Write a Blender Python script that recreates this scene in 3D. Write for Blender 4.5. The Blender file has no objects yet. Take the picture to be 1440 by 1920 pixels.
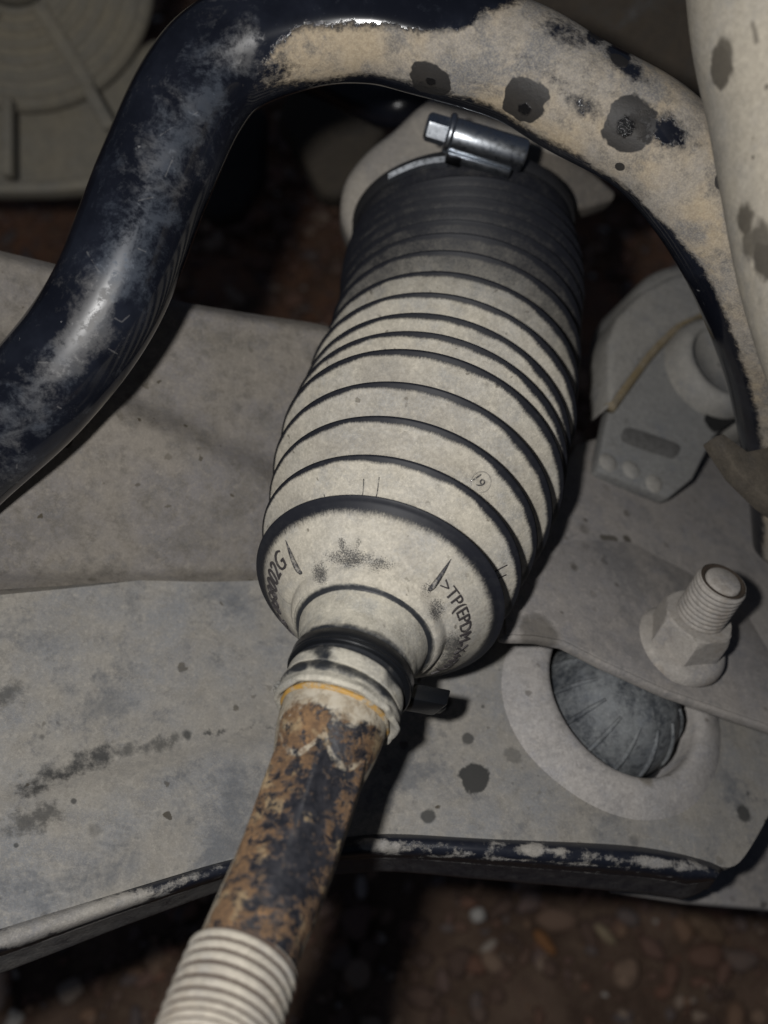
import bpy, bmesh, math, random
import numpy as np
from mathutils import Matrix, Vector
random.seed(7); rng = np.random.default_rng(7)
S = bpy.context.scene
COL = S.collection
# ---------------------------------------------------------------- camera
F = 2000.0                                   # focal length in photo pixels (1440 x 1920)
CAM = np.array([0.0, 0.0, 0.60]); TILT = math.radians(30)
cd = bpy.data.cameras.new('camera'); cam = bpy.data.objects.new('camera', cd); COL.objects.link(cam)
cam.location = CAM; cam.rotation_euler = (TILT, 0, 0)
cd.sensor_fit = 'VERTICAL'; cd.sensor_height = 24.0; cd.lens = F/1920*24.0
cd.clip_start = 0.01; cd.clip_end = 60
cd.dof.use_dof = True; cd.dof.focus_distance = 0.248; cd.dof.aperture_fstop = 7.2
S.camera = cam
# ---------------------------------------------------------------- world: night, a trace of blue sky light
wd = bpy.data.worlds.new('World'); S.world = wd; wd.use_nodes = True
wd.node_tree.nodes['Background'].inputs[0].default_value = (0.55, 0.68, 1.0, 1)
wd.node_tree.nodes['Background'].inputs[1].default_value = 0.034
ct, st = math.cos(TILT), math.sin(TILT)
ROT = np.array([[1, 0, 0], [0, ct, -st], [0, st, ct]])
def W(p):                                    # camera-frame millimetres -> world metres
    return (np.asarray(p, float)*0.001) @ ROT.T + CAM
# ---------------------------------------------------------------- the phone's flash
ld = bpy.data.lights.new('flash', 'SPOT'); flash = bpy.data.objects.new('flash', ld); COL.objects.link(flash)
ld.energy = 2.75; ld.spot_size = math.radians(150); ld.spot_blend = 0.6; ld.shadow_soft_size = 0.005
ld.color = (1.0, 0.985, 0.965)
flash.location = W((-29, 12, 4)); flash.rotation_euler = (TILT, 0, 0)
S.view_settings.view_transform = 'Standard'; S.view_settings.look = 'None'
S.view_settings.exposure = 0.0; S.view_settings.gamma = 1.0

def px(x, y, d):                             # photo pixel at a depth (mm) -> camera-frame mm
    return np.array([(x-720)/F*d, -(y-960)/F*d, -d])
def plane_depth(n, p0):
    n = np.array(n, float); k = n @ np.array(p0)
    return lambda x, y: k/(n @ np.array([(x-720)/F, -(y-960)/F, -1.0]))
def proj(P):
    d = -P[..., 2]
    return np.stack([720+F*P[..., 0]/d, 960-F*P[..., 1]/d], -1)

# ---------------------------------------------------------------- objects
def thing(name, label, cat, base, group=None, kind=None):
    o = bpy.data.objects.new(name, None); COL.objects.link(o); o.empty_display_size = 0.01
    o.location = W(base); o['label'] = label; o['category'] = cat
    if group: o['group'] = group
    if kind: o['kind'] = kind
    return o
def mesh(name, P, faces, mat, parent=None, base=None, attrs=None, smooth=True, world=False):
    V = np.asarray(P, float) if world else W(P)
    b = np.array(parent.matrix_world.translation) if False else None
    if parent is not None:
        r = parent; off = np.zeros(3)
        while r is not None: off += np.array(r.location); r = r.parent
    else:
        off = W(base) if base is not None else np.zeros(3)
    me = bpy.data.meshes.new(name)
    me.from_pydata((V-off).tolist(), [], [tuple(int(i) for i in f) for f in faces])
    me.update()
    if smooth: me.polygons.foreach_set('use_smooth', [True]*len(me.polygons))
    if attrs:
        for k, a in attrs.items():
            at = me.attributes.new(k, 'FLOAT', 'POINT'); at.data.foreach_set('value', np.asarray(a, np.float32))
    if mat: me.materials.append(mat)
    o = bpy.data.objects.new(name, me); COL.objects.link(o)
    if parent is not None: o.parent = parent
    else: o.location = off
    return o
def tag(o, label=None, cat=None, group=None, kind=None):
    if label: o['label'] = label
    if cat: o['category'] = cat
    if group: o['group'] = group
    if kind: o['kind'] = kind
    return o
def sharp(o, deg=35):
    o.data.set_sharp_from_angle(angle=math.radians(deg))
    return o

def frame(a):
    a = np.asarray(a, float); a = a/np.linalg.norm(a)
    u = np.cross(a, [0, 0, 1.0])
    if np.linalg.norm(u) < 1e-3: u = np.array([1.0, 0, 0])
    u /= np.linalg.norm(u); v = np.cross(a, u)
    return a, u, v
def grid_faces(n, m, wrap=True):
    f = []
    for i in range(n-1):
        for j in range(m if wrap else m-1):
            k = (j+1) % m
            f.append((i*m+j, i*m+k, (i+1)*m+k, (i+1)*m+j))
    return f
def sweep(cen, axs, R, m=64, cap0=False, cap1=False):
    """rings of m points; R is (n,) or (n,m)"""
    n = len(cen); th = np.arange(m)*2*np.pi/m
    R = np.asarray(R, float); R = R if R.ndim == 2 else np.repeat(R[:, None], m, 1)
    P = np.zeros((n, m, 3))
    for i in range(n):
        a, u, v = frame(axs[i])
        P[i] = cen[i]+R[i][:, None]*(np.cos(th)[:, None]*u+np.sin(th)[:, None]*v)
    f = grid_faces(n, m); P = P.reshape(-1, 3)
    if cap0: f.append(tuple(range(m))[::-1])
    if cap1: f.append(tuple((n-1)*m+j for j in range(m)))
    return P, f
def lathe(c, a, prof, m=48, cap0=False, cap1=False, mod=None):
    a = np.asarray(a, float)/np.linalg.norm(a); c = np.asarray(c, float)
    cen = [c+a*h for r, h in prof]; R = np.array([r for r, h in prof], float)
    if mod is not None:
        R = np.array([[mod(r, h, j*2*np.pi/m) for j in range(m)] for r, h in prof])
    return sweep(cen, [a]*len(prof), R, m, cap0, cap1)
def catmull(pts, n):
    pts = np.asarray(pts, float); k = len(pts)
    t = np.linspace(0, k-1, n); out = []
    for x in t:
        i = min(int(x), k-2); f = x-i
        p0, p1, p2, p3 = pts[max(i-1, 0)], pts[i], pts[i+1], pts[min(i+2, k-1)]
        out.append(0.5*((2*p1)+(-p0+p2)*f+(2*p0-5*p1+4*p2-p3)*f*f+(-p0+3*p1-3*p2+p3)*f**3))
    return np.array(out)
def tangents(c):
    return np.gradient(np.asarray(c), axis=0)
def resample(pts, n):
    c = catmull(pts, n*6); L = np.concatenate([[0], np.cumsum(np.linalg.norm(np.diff(c, axis=0), axis=1))])
    s = np.linspace(0, L[-1], n)
    return np.stack([np.interp(s, L, c[:, k]) for k in range(c.shape[1])], 1)
def slab(name, poly, depth, thick, mat, parent=None, base=None, smooth_pts=None, bevel=1.0, segs=2, nrm=None):
    """outline given by photo pixels on a surface at its own depth; real thickness going away along the normal"""
    pts = np.array(poly, float)
    if smooth_pts: pts = resample(np.vstack([pts, pts[:1]]), smooth_pts)[:-1]
    P = np.array([px(x, y, depth(x, y)) for x, y in pts])
    c = P.mean(0)
    if nrm is None:
        nrm = np.zeros(3)
        for i in range(len(P)): nrm += np.cross(P[i]-c, P[(i+1) % len(P)]-c)
    nrm = np.array(nrm, float)/np.linalg.norm(nrm)
    if nrm @ c > 0: nrm = -nrm
    bm = bmesh.new()
    Wp = W(P)
    vs = [bm.verts.new(p) for p in Wp]
    f = bm.faces.new(vs)
    Wn = Vector(ROT @ nrm)
    f.normal_update()
    if f.normal.dot(Wn) < 0: f.normal_flip()
    r = bmesh.ops.extrude_face_region(bm, geom=[f])
    newv = [e for e in r['geom'] if isinstance(e, bmesh.types.BMVert)]
    bmesh.ops.translate(bm, verts=newv, vec=Wn*0.0)
    bmesh.ops.translate(bm, verts=vs, vec=-Wn*thick*0.001)
    bmesh.ops.recalc_face_normals(bm, faces=bm.faces)
    if bevel:
        ed = [e for e in bm.edges if len(e.link_faces) == 2 and e.calc_face_angle(0) > 0.9]
        bmesh.ops.bevel(bm, geom=ed, offset=bevel*0.001, segments=segs, affect='EDGES', profile=0.5)
    me = bpy.data.meshes.new(name)
    o = bpy.data.objects.new(name, me); COL.objects.link(o)
    off = np.zeros(3)
    if parent is not None:
        r_ = parent
        while r_ is not None: off += np.array(r_.location); r_ = r_.parent
        o.parent = parent
    else:
        off = W(base if base is not None else c); o.location = off
    bmesh.ops.translate(bm, verts=bm.verts, vec=Vector(-off))
    bm.to_mesh(me); bm.free()
    me.polygons.foreach_set('use_smooth', [True]*len(me.polygons)); sharp(o, 40)
    me.materials.append(mat)
    return o
def box(name, c, ax, ay, az, sx, sy, sz, mat, parent=None, bevel=0.4):
    M = np.stack([np.asarray(v, float)/np.linalg.norm(v) for v in (ax, ay, az)])
    bm = bmesh.new(); bmesh.ops.create_cube(bm, size=1.0)
    for v in bm.verts: v.co = Vector(np.array(v.co)*np.array([sx, sy, sz]))
    if bevel: bmesh.ops.bevel(bm, geom=list(bm.edges), offset=bevel, segments=2, affect='EDGES', profile=0.5)
    P = np.array([np.array(v.co) @ M + c for v in bm.verts]); fs = [[v.index for v in f.verts] for f in bm.faces]
    bm.free()
    return sharp(mesh(name, P, fs, mat, parent), 40)

# ---------------------------------------------------------------- materials
class NT:
    def __init__(s, name):
        s.m = bpy.data.materials.new(name); s.m.use_nodes = True; s.t = s.m.node_tree; s.t.nodes.clear()
        s.out = s.t.nodes.new('ShaderNodeOutputMaterial'); s.b = s.t.nodes.new('ShaderNodeBsdfPrincipled')
        s.t.links.new(s.b.outputs[0], s.out.inputs[0])
        s.co = s.t.nodes.new('ShaderNodeTexCoord').outputs['Object']
    def put(s, sock, v):
        if isinstance(v, bpy.types.NodeSocket): s.t.links.new(v, sock)
        elif isinstance(v, (tuple, list)): sock.default_value = tuple(v)+((1,) if len(v) == 3 and sock.type == 'RGBA' else ())
        else: sock.default_value = v
    def noise(s, scale, detail=3, rough=.6, dist=0., vec=None, col=False):
        n = s.t.nodes.new('ShaderNodeTexNoise'); s.put(n.inputs['Vector'], vec if vec is not None else s.co)
        n.inputs['Scale'].default_value = scale; n.inputs['Detail'].default_value = detail
        n.inputs['Roughness'].default_value = rough; n.inputs['Distortion'].default_value = dist
        return n.outputs['Color' if col else 'Fac']
    def voro(s, scale, vec=None, feature='F1'):
        n = s.t.nodes.new('ShaderNodeTexVoronoi'); n.feature = feature; n.inputs['Scale'].default_value = scale
        s.put(n.inputs['Vector'], vec if vec is not None else s.co); return n
    def math(s, op, a, b=0., clamp=False):
        n = s.t.nodes.new('ShaderNodeMath'); n.operation = op; n.use_clamp = clamp
        s.put(n.inputs[0], a); s.put(n.inputs[1], b); return n.outputs[0]
    def vm(s, op, a, b=None, out=0):
        n = s.t.nodes.new('ShaderNodeVectorMath'); n.operation = op; s.put(n.inputs[0], a)
        if b is not None:
            if op == 'SCALE': s.put(n.inputs['Scale'], b)
            else: s.put(n.inputs[1], b)
        return n.outputs['Value' if out else 'Vector']
    def step(s, x, a, b, lo=0., hi=1.):
        n = s.t.nodes.new('ShaderNodeMapRange'); n.interpolation_type = 'SMOOTHSTEP'
        s.put(n.inputs['Value'], x); n.inputs['From Min'].default_value = a; n.inputs['From Max'].default_value = b
        n.inputs['To Min'].default_value = lo; n.inputs['To Max'].default_value = hi
        return n.outputs[0]
    def mix(s, f, a, b, mode='MIX'):
        n = s.t.nodes.new('ShaderNodeMix'); n.data_type = 'RGBA'; n.blend_type = mode
        s.put(n.inputs[0], f); s.put(n.inputs[6], a); s.put(n.inputs[7], b); return n.outputs[2]
    def lerp(s, f, a, b):
        n = s.t.nodes.new('ShaderNodeMix'); s.put(n.inputs[0], f); s.put(n.inputs[2], a); s.put(n.inputs[3], b); return n.outputs[0]
    def gray(s, v):
        n = s.t.nodes.new('ShaderNodeCombineColor')
        for i in range(3): s.put(n.inputs[i], v)
        return n.outputs[0]
    def attr(s, name):
        n = s.t.nodes.new('ShaderNodeAttribute'); n.attribute_name = name; return n.outputs['Fac']
    def bump(s, h, strength, dist=.0005, nrm=None):
        n = s.t.nodes.new('ShaderNodeBump'); s.put(n.inputs['Height'], h); n.inputs['Strength'].default_value = strength
        n.inputs['Distance'].default_value = dist
        if nrm is not None: s.put(n.inputs['Normal'], nrm)
        return n.outputs[0]
    def done(s, col, rough, nrm=None, metal=0., spec=.5):
        s.put(s.b.inputs['Base Color'], col); s.put(s.b.inputs['Roughness'], rough); s.put(s.b.inputs['Metallic'], metal)
        s.put(s.b.inputs['Specular IOR Level'], spec)
        if nrm is not None: s.put(s.b.inputs['Normal'], nrm)
        return s.m
    def spots(s, lst, jag=.35, jscale=260):
        """irregular round marks: (centre in object metres, radius m, opacity, softness)"""
        w = s.noise(jscale, 3, .6); tot = None
        for c, r, op, soft in lst:
            d = s.vm('DISTANCE', s.co, tuple(c), out=1)
            d = s.math('ADD', s.math('DIVIDE', d, r), s.math('MULTIPLY', s.math('SUBTRACT', w, .5), jag*2))
            k = s.step(d, 1-soft, 1+soft*.4, op, 0.)
            tot = k if tot is None else s.math('MAXIMUM', tot, k)
        return tot
    def seg(s, a, b, r, op, soft=.6, jag=1.0, jscale=300):
        a = np.array(a); b = np.array(b); L = np.linalg.norm(b-a); t = (b-a)/L
        p = s.vm('SUBTRACT', s.co, tuple(a)); h = s.vm('DOT_PRODUCT', p, tuple(t), out=1)
        n = s.t.nodes.new('ShaderNodeClamp'); s.put(n.inputs[0], h); n.inputs[1].default_value = 0; n.inputs[2].default_value = L
        q = s.t.nodes.new('ShaderNodeVectorMath'); q.operation = 'SCALE'; q.inputs[0].default_value = tuple(t); s.put(q.inputs['Scale'], n.outputs[0])
        d = s.vm('DISTANCE', p, q.outputs[0], out=1)
        d = s.math('ADD', s.math('DIVIDE', d, r), s.math('MULTIPLY', s.math('SUBTRACT', s.noise(jscale, 4, .7), .5), jag*2))
        return s.step(d, 1-soft, 1+soft*.4, op, 0.)

DUST = (0.36, 0.325, 0.262)
def dusty(name, base=(.02, .02, .022), dust=DUST, dust2=None, attr=None, level=.85, k=1.0, edge=.16, n1=90, n2=700,
          br=.45, dr=.92, spots=(), segs=(), spotcol=(.035, .032, .028), spotrough=.6, speck=.5, speck_scale=260, bump=.35, blotch=.25,
          spec=.35, jag=.35, wear=None, amt=None, streak=False, micro=.09, clouds=0., cloudcol=(.085, .092, .105)):
    m = NT(name)
    big = m.noise(n1, 5, .66); fine = m.noise(n2, 5, .75); grain = m.noise(3000, 2, .7); salt = m.noise(1500, 3, .8)
    if streak:                               # ragged edges brushed along the boot
        cv = m.t.nodes.new('ShaderNodeCombineXYZ'); m.put(cv.inputs[0], m.attr('ang')); m.put(cv.inputs[1], m.math('MULTIPLY', m.attr('arc'), .22))
        st_ = m.noise(2.6, 4, .75, vec=cv.outputs[0])
        nz = m.math('ADD', m.math('MULTIPLY', st_, .6), m.math('MULTIPLY', salt, .4))
    else:
        nz = m.math('ADD', m.math('MULTIPLY', big, .58), m.math('MULTIPLY', fine, .42))
    A = m.attr(attr) if attr else level
    v = m.math('ADD', A, m.math('MULTIPLY', m.math('SUBTRACT', nz, .5), k*1.5))
    mask = m.step(v, .5-edge, .5+edge)
    if amt:
        av = m.math('ADD', m.attr(amt), m.math('MULTIPLY', m.math('SUBTRACT', m.math('ADD', m.math('MULTIPLY', big, .5), m.math('MULTIPLY', salt, .5)), .5), .9))
        mask = m.math('MULTIPLY', mask, m.step(av, .0, .9))
    if streak:                               # mould parting line running along the boot
        pl = m.math('ABSOLUTE', m.math('SUBTRACT', m.math('ADD', m.attr('ang'), m.math('MULTIPLY', m.math('SUBTRACT', fine, .5), .5)), SEAM))
        mask = m.math('MULTIPLY', mask, m.math('SUBTRACT', 1., m.math('MULTIPLY', m.step(pl, .07, .17, .75, 0.), m.step(big, .42, .5)), True))
    if wear:
        cw = m.t.nodes.new('ShaderNodeCombineXYZ'); m.put(cw.inputs[0], m.attr('ang')); m.put(cw.inputs[1], m.math('MULTIPLY', m.attr('arc'), 1.9))
        wn = m.math('ADD', m.math('MULTIPLY', m.noise(2.1, 3, .7, .4, vec=cw.outputs[0]), .65), m.math('MULTIPLY', big, .35))
        wv = m.step(m.math('ADD', m.math('MULTIPLY', m.attr(wear), .27), wn), .735, .79)
        mask = m.math('MULTIPLY', mask, m.math('SUBTRACT', 1., m.math('MULTIPLY', wv, .85), True))
    d2 = dust2 or tuple(c*f for c, f in zip(dust, (.72, .74, .80)))
    dc = m.mix(m.step(m.noise(38, 4, .6), .38, .64), dust, d2)
    dc = m.mix(m.math('MULTIPLY', m.step(m.noise(210, 6, .72), .44, .66), min(1, blotch*1.9)), dc, tuple(c*.55 for c in dust))
    dc = m.mix(m.step(m.noise(520, 5, .78), .50, .66, 0, .55), dc, tuple(min(1, c*1.28) for c in dust))
    dc = m.mix(m.step(m.noise(110, 6, .74), .50, .68, 0, .5), dc, (dust[0]*.62, dust[1]*.68, dust[2]*.82))
    dc = m.mix(m.step(salt, .50, .68, 0, .5), dc, tuple(c*.55 for c in dust))
    dc = m.mix(m.step(grain, .45, .72, 0, .45), dc, tuple(min(1, c*1.42) for c in dust))
    if speck:
        wv_ = m.vm('ADD', m.co, m.vm('SCALE', m.vm('SUBTRACT', m.noise(420, 3, .6, col=True), (.5, .5, .5)), .0032))
        vo = m.voro(speck_scale*1.5, wv_); rnd = m.t.nodes.new('ShaderNodeSeparateColor'); m.put(rnd.inputs[0], vo.outputs['Color'])
        sz = m.step(rnd.outputs[0], .80, 1.0, .07, .27)
        sp = m.step(m.math('SUBTRACT', sz, vo.outputs['Distance']), -.03, .05)
        sp = m.math('MULTIPLY', sp, m.math('GREATER_THAN', rnd.outputs[0], .80))
        sp = m.math('MULTIPLY', sp, m.step(rnd.outputs[1], .1, .8, .45, 1.3))
        dc = m.mix(m.math('MULTIPLY', sp, speck), dc, (.06, .05, .035))
    if clouds:                               # thin, bluish places where the dust was rubbed or washed
        cl = m.math('ADD', m.math('MULTIPLY', m.noise(30, 6, .68, .4), .75), m.math('MULTIPLY', fine, .25))
        dc = m.mix(m.step(cl, .49, .62, 0, clouds), dc, cloudcol)
    mc = m.noise(820, 3, .85); mc = m.step(mc, .36, .64, 1-micro, 1+micro*.9)
    dc = m.mix(1., dc, m.gray(mc), 'MULTIPLY')
    bc = m.mix(m.step(m.noise(420, 4, .7), .45, .75, 0, .35), base, tuple(c*.5 + .03 for c in base))
    col = m.mix(mask, bc, dc)
    rough = m.lerp(mask, br, dr)
    allsp = None
    if spots: allsp = m.spots(spots, jag)
    for g in segs:
        q = m.seg(*g); allsp = q if allsp is None else m.math('MAXIMUM', allsp, q)
    if allsp is not None:
        col = m.mix(allsp, col, spotcol); rough = m.lerp(allsp, rough, spotrough)
    h = m.math('MULTIPLY', mask, m.math('ADD', .6, m.math('ADD', m.math('MULTIPLY', fine, .6), m.math('ADD', m.math('MULTIPLY', grain, .3), m.math('MULTIPLY', salt, .5)))))
    return m.done(col, rough, m.bump(h, bump, .0004), 0., spec)
def plain(name, col, rough=.5, metal=0., n=500, var=.3, bump=.15, spec=.5):
    m = NT(name); f = m.noise(n, 4, .65)
    c = m.mix(m.step(f, .35, .7), col, tuple(x*(1-var) for x in col))
    return m.done(c, m.step(f, .3, .7, rough*.8, min(1, rough*1.2)), m.bump(f, bump, .0003), metal, spec)
def L(p, base):                              # camera-frame mm -> object metres of a thing standing at base
    return tuple(W(p)-W(base))

RUBBER = plain('black_rubber', (.012, .013, .016), .48, n=900)
DARKGAP = plain('dark_dirt', (.02, .018, .016), .9)
# ================================================================= GROUND
gm = NT('soil')
g1 = gm.noise(14, 5, .7); g2 = gm.noise(90, 5, .7)
gcol = gm.mix(gm.step(g1, .35, .65), (.135, .088, .064), (.26, .175, .128))
gy = gm.t.nodes.new('ShaderNodeSeparateXYZ'); gm.put(gy.inputs[0], gm.co)
gcol = gm.mix(gm.math('MULTIPLY', gm.step(gy.outputs[1], .26, .42, 0, .75), gm.step(g1, .3, .6)), gcol, (.36, .17, .095))
gcol = gm.mix(gm.step(g2, .45, .7, 0, .6), gcol, (.28, .20, .14))
GROUND_M = gm.done(gcol, .95, gm.bump(gm.math('ADD', g2, gm.noise(300, 4, .7)), 1., .004), 0, .2)
n = 61
gx = np.concatenate([np.linspace(-40, -1, 6), np.linspace(-.8, .8, n), np.linspace(1, 40, 6)])
X, Y = np.meshgrid(gx, gx, indexing='ij')
Z = .006*np.sin(X*23+1)*np.cos(Y*19)+.004*np.sin(X*51+Y*37); Z *= (np.abs(X) < .9)*(np.abs(Y) < .9)
Z -= .004
tag(mesh('ground', np.stack([X, Y, Z], -1).reshape(-1, 3), grid_faces(len(gx), len(gx), False), GROUND_M, world=True), kind='structure')
# gravel: loose stones lying on the soil
bm = bmesh.new(); bmesh.ops.create_icosphere(bm, subdivisions=2, radius=1.0)
IV = np.array([v.co[:] for v in bm.verts]); IF = np.array([[v.index for v in f.verts] for f in bm.faces]); bm.free()
NST = 15000
cx = rng.uniform(-.45, .42, NST); cy = rng.uniform(-.08, .9, NST)
r = np.clip(rng.lognormal(math.log(.0025), .52, NST), .0012, .0080)
ax3 = r[:, None]*np.stack([rng.uniform(.8, 1.6, NST), rng.uniform(.65, 1.1, NST), rng.uniform(.45, .8, NST)], 1)
yaw = rng.uniform(0, 6.28, NST)
bumpy = 1+.22*np.sin(IV[None, :, 0]*rng.uniform(1, 4, (NST, 1))+rng.uniform(0, 6, (NST, 1)))*np.cos(IV[None, :, 1]*rng.uniform(1, 4, (NST, 1))+rng.uniform(0, 6, (NST, 1)))
V = IV[None]*ax3[:, None, :]*bumpy[..., None]
V = np.stack([V[..., 0]*np.cos(yaw)[:, None]-V[..., 1]*np.sin(yaw)[:, None]+cx[:, None],
              V[..., 0]*np.sin(yaw)[:, None]+V[..., 1]*np.cos(yaw)[:, None]+cy[:, None], V[..., 2]+(ax3[:, 2]*.35)[:, None]], -1)
FA = (IF[None]+(np.arange(NST)*len(IV))[:, None, None]).reshape(-1, 3)
me = bpy.data.meshes.new('gravel'); nv = NST*len(IV); nf = len(FA)
me.vertices.add(nv); me.vertices.foreach_set('co', V.reshape(-1).astype(np.float32))
me.loops.add(nf*3); me.loops.foreach_set('vertex_index', FA.reshape(-1).astype(np.int32))
me.polygons.add(nf); me.polygons.foreach_set('loop_start', (np.arange(nf)*3).astype(np.int32)); me.polygons.foreach_set('loop_total', np.full(nf, 3, np.int32))
me.polygons.foreach_set('use_smooth', np.ones(nf, bool)); me.update(calc_edges=True)
at = me.attributes.new('tone', 'FLOAT', 'POINT'); at.data.foreach_set('value', np.repeat(rng.uniform(0, 1, NST), len(IV)).astype(np.float32))
sm = NT('gravel_stone'); tone = sm.attr('tone')
rp = sm.t.nodes.new('ShaderNodeValToRGB'); sm.put(rp.inputs[0], tone); e = rp.color_ramp.elements
e[0].position = 0; e[0].color = (.07, .05, .042, 1); e[1].position = 1; e[1].color = (.62, .60, .54, 1)
for p_, c_ in ((.3, (.15, .095, .07)), (.5, (.20, .10, .065)), (.66, (.13, .12, .12)), (.84, (.25, .15, .09)), (.96, (.36, .28, .21))):
    q = e.new(p_); q.color = c_+(1,)
STONE = sm.done(sm.mix(sm.step(sm.noise(400, 4, .7), .3, .7, 0, .5), rp.outputs[0], (.24, .15, .11)), .9, sm.bump(sm.noise(900, 3), .4, .0006), 0, .3)
me.materials.append(STONE)
go = bpy.data.objects.new('gravel', me); COL.objects.link(go); tag(go, 'loose brown gravel lying on the dark soil', 'gravel', kind='stuff')
# the larger stones one can pick out
def ground_at(x, y):
    d = ROT @ np.array([(x-720)/F, -(y-960)/F, -1.0]); t = -CAM[2]/d[2]; return CAM+d*t
for (x, y, a, b, rot, colr, lab) in (
        (1318, 1742, .0115, .0062, -.7, (.20, .125, .075), 'large tan oval pebble below the right end of the black arm lip'),
        (1018, 1770, .0085, .0035, -.9, (.30, .135, .05), 'slim orange pebble lying slanted in the gravel'),
        (678, 1668, .0030, .0062, .05, (.42, .36, .32), 'small pale upright pebble just under the lip beside the rod'),
        (894, 1720, .0048, .0042, .3, (.62, .58, .52), 'small round whitish pebble among dark gravel'),
        (1168, 1828, .0085, .0068, .9, (.33, .22, .15), 'light brown rounded pebble near the bottom of the picture'),
        (1130, 1755, .0070, .0030, -.8, (.34, .26, .16), 'thin straw coloured pebble between the orange and tan pebbles')):
    w = ground_at(x, y); Vp = IV*np.array([a, b, min(a, b)*.8])*(1+.12*np.sin(IV[:, :1]*3+x)*np.cos(IV[:, 1:2]*2.5))
    Vp = np.stack([Vp[:, 0]*math.cos(rot)-Vp[:, 1]*math.sin(rot), Vp[:, 0]*math.sin(rot)+Vp[:, 1]*math.cos(rot), Vp[:, 2]+.007], 1)
    o = mesh('pebble', Vp, IF, plain('pebble_stone', colr, .85, n=300, var=.4), world=True)
    o.location = w; tag(o, lab, 'pebble', 'pebbles lying in the gravel')

# ================================================================= STEERING BOOT (rubber bellows)
C0 = np.array([-1.42, -19.14, -250.41]); S0, KAP, LAT2 = 64.75, .30986, -.21063
ss = np.arange(-14, 200, .5); cen = []; axs = []
def bdir(x):
    t = max(0, x-S0); phi = math.radians(41.94+KAP*t); lat = .2344/.6497+LAT2*t/50
    a = np.array([lat*math.sin(phi), math.sin(phi), -math.cos(phi)]); return a/np.linalg.norm(a)
i0 = int(14/.5); cen = np.zeros((len(ss), 3)); axs = np.array([bdir(x) for x in ss]); cen[i0] = C0
for i in range(i0+1, len(ss)): cen[i] = cen[i-1]+axs[i-1]*.5
for i in range(i0-1, -1, -1): cen[i] = cen[i+1]-axs[i]*.5
def bc(s): return np.array([np.interp(s, ss, cen[:, k]) for k in range(3)])
CREST = [(0, 30), (11.5, 32.3), (23.4, 34.4), (33.9, 36.8), (45.6, 38.4), (54, 38.3), (63, 38.2), (74, 38.8), (88, 38.0), (100, 37.8),
         (110, 37.3), (116.5, 37.5), (122, 38), (127.5, 38), (133, 37.6), (139, 36.5)]
prof = []                                     # (s, r, bare-crest mask 0..1 , film)
cone = [(-13.2, 13.6), (-13.0, 16.4), (-12.5, 17.2), (-11.0, 17.9), (-10.0, 18.1), (-9.6, 18.4), (-9.5, 19.2), (-8.9, 20.2)]
for s_, r_ in cone: prof.append((s_, r_, 1.0 if r_ > 15 and r_ < 17.5 else .62))
for t in np.linspace(0, 1, 26)[1:]:
    s_ = -8.9+t*8.2; r_ = 20.2+(28.7-20.2)*t**.93
    prof.append((s_, r_, 1.0))
for t in np.linspace(0, 1, 7)[1:]:
    s_ = -.7+.9*t; r_ = 28.7+1.3*math.sin(t*math.pi/2); prof.append((s_, r_, 1))
for k in range(len(CREST)-1):
    (sa, ra), (sb, rb) = CREST[k], CREST[k+1]; pitch = sb-sa; D = min(5.4, .48*pitch)
    tt = np.linspace(0, 1, 31)[1:]
    for t in tt:
        w = t**.8 if True else t
        sh = math.sin(math.pi*w)**1.15
        prof.append((sa+pitch*t+(.2 if t == 0 else 0), ra+(rb-ra)*t-D*sh, 1))
prof += [(139.8, 35.6, 1), (140.5, 34.6, 1), (142, 34.3, 1), (143, 35.0, 1), (152, 35.0, 1), (153, 33, 1)]
prof = np.array(prof)
# dust: 1 = caked, 0 = bare rubber. Crests are rubbed bare
sp, rp_ = prof[:, 0], prof[:, 1]
arc = np.concatenate([[0], np.cumsum(np.hypot(np.diff(sp), np.diff(rp_)))])
fade = np.interp(sp, [62, 74, 86, 98, 112, 130], [0, .12, .42, .70, .88, .95]); amt = 1.0-fade
MB = 200; thb = np.arange(MB)*2*np.pi/MB
P, fc = sweep([bc(s_) for s_ in sp], [bdir(s_) for s_ in sp], rp_, MB)
G = P.reshape(len(prof), MB, 3)
wav = .12*np.sin(thb*7+1)+.09*np.sin(thb*13+2)+.06*np.sin(thb*29)
q = proj(P).reshape(len(prof), MB, 2)
dmap = np.full((len(prof), MB), 1.1)
for k, (sc, rc) in enumerate(CREST):
    i = int(np.argmin(np.abs(sp-sc)+np.abs(rp_-rc))); da = (arc-arc[i])[:, None]
    wf = np.full(MB, 3.9)*(1+.12*wav*2) if k == 0 else (1.65 if k < 5 else 1.45)*np.interp(q[i, :, 0], [500, 620, 780, 1000], [.5, .9, 1.1, 1.3])*(1+.9*wav)
    dd = np.where(da < 0, -da/wf[None], da/1.0)
    dmap = np.minimum(dmap, np.clip(-.55+1.1*dd, -.6, 1.1))
wear = np.zeros((len(prof), MB))
def blob(q, x, y, rx, ry, rot=0.):
    dx, dy = q[..., 0]-x, q[..., 1]-y; c_, s_ = math.cos(rot), math.sin(rot)
    return np.clip(1.35-np.hypot((dx*c_+dy*s_)/rx, (-dx*s_+dy*c_)/ry), 0, 1)
front = (sp < 0)[:, None]
for bl in ((655, 1045, 75, 30, .1), (710, 1060, 50, 24, 0), (640, 1020, 14, 22, 0), (672, 1018, 8, 18, 0), (600, 1075, 24, 36, 0), (850, 1215, 40, 50, .3), (820, 1140, 24, 40, 0), (800, 1105, 20, 30, 0),
           (835, 1245, 60, 22, -.4), (570, 1150, 20, 40, 0)):
    wear = np.maximum(wear, blob(q, *bl)*front)
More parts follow.
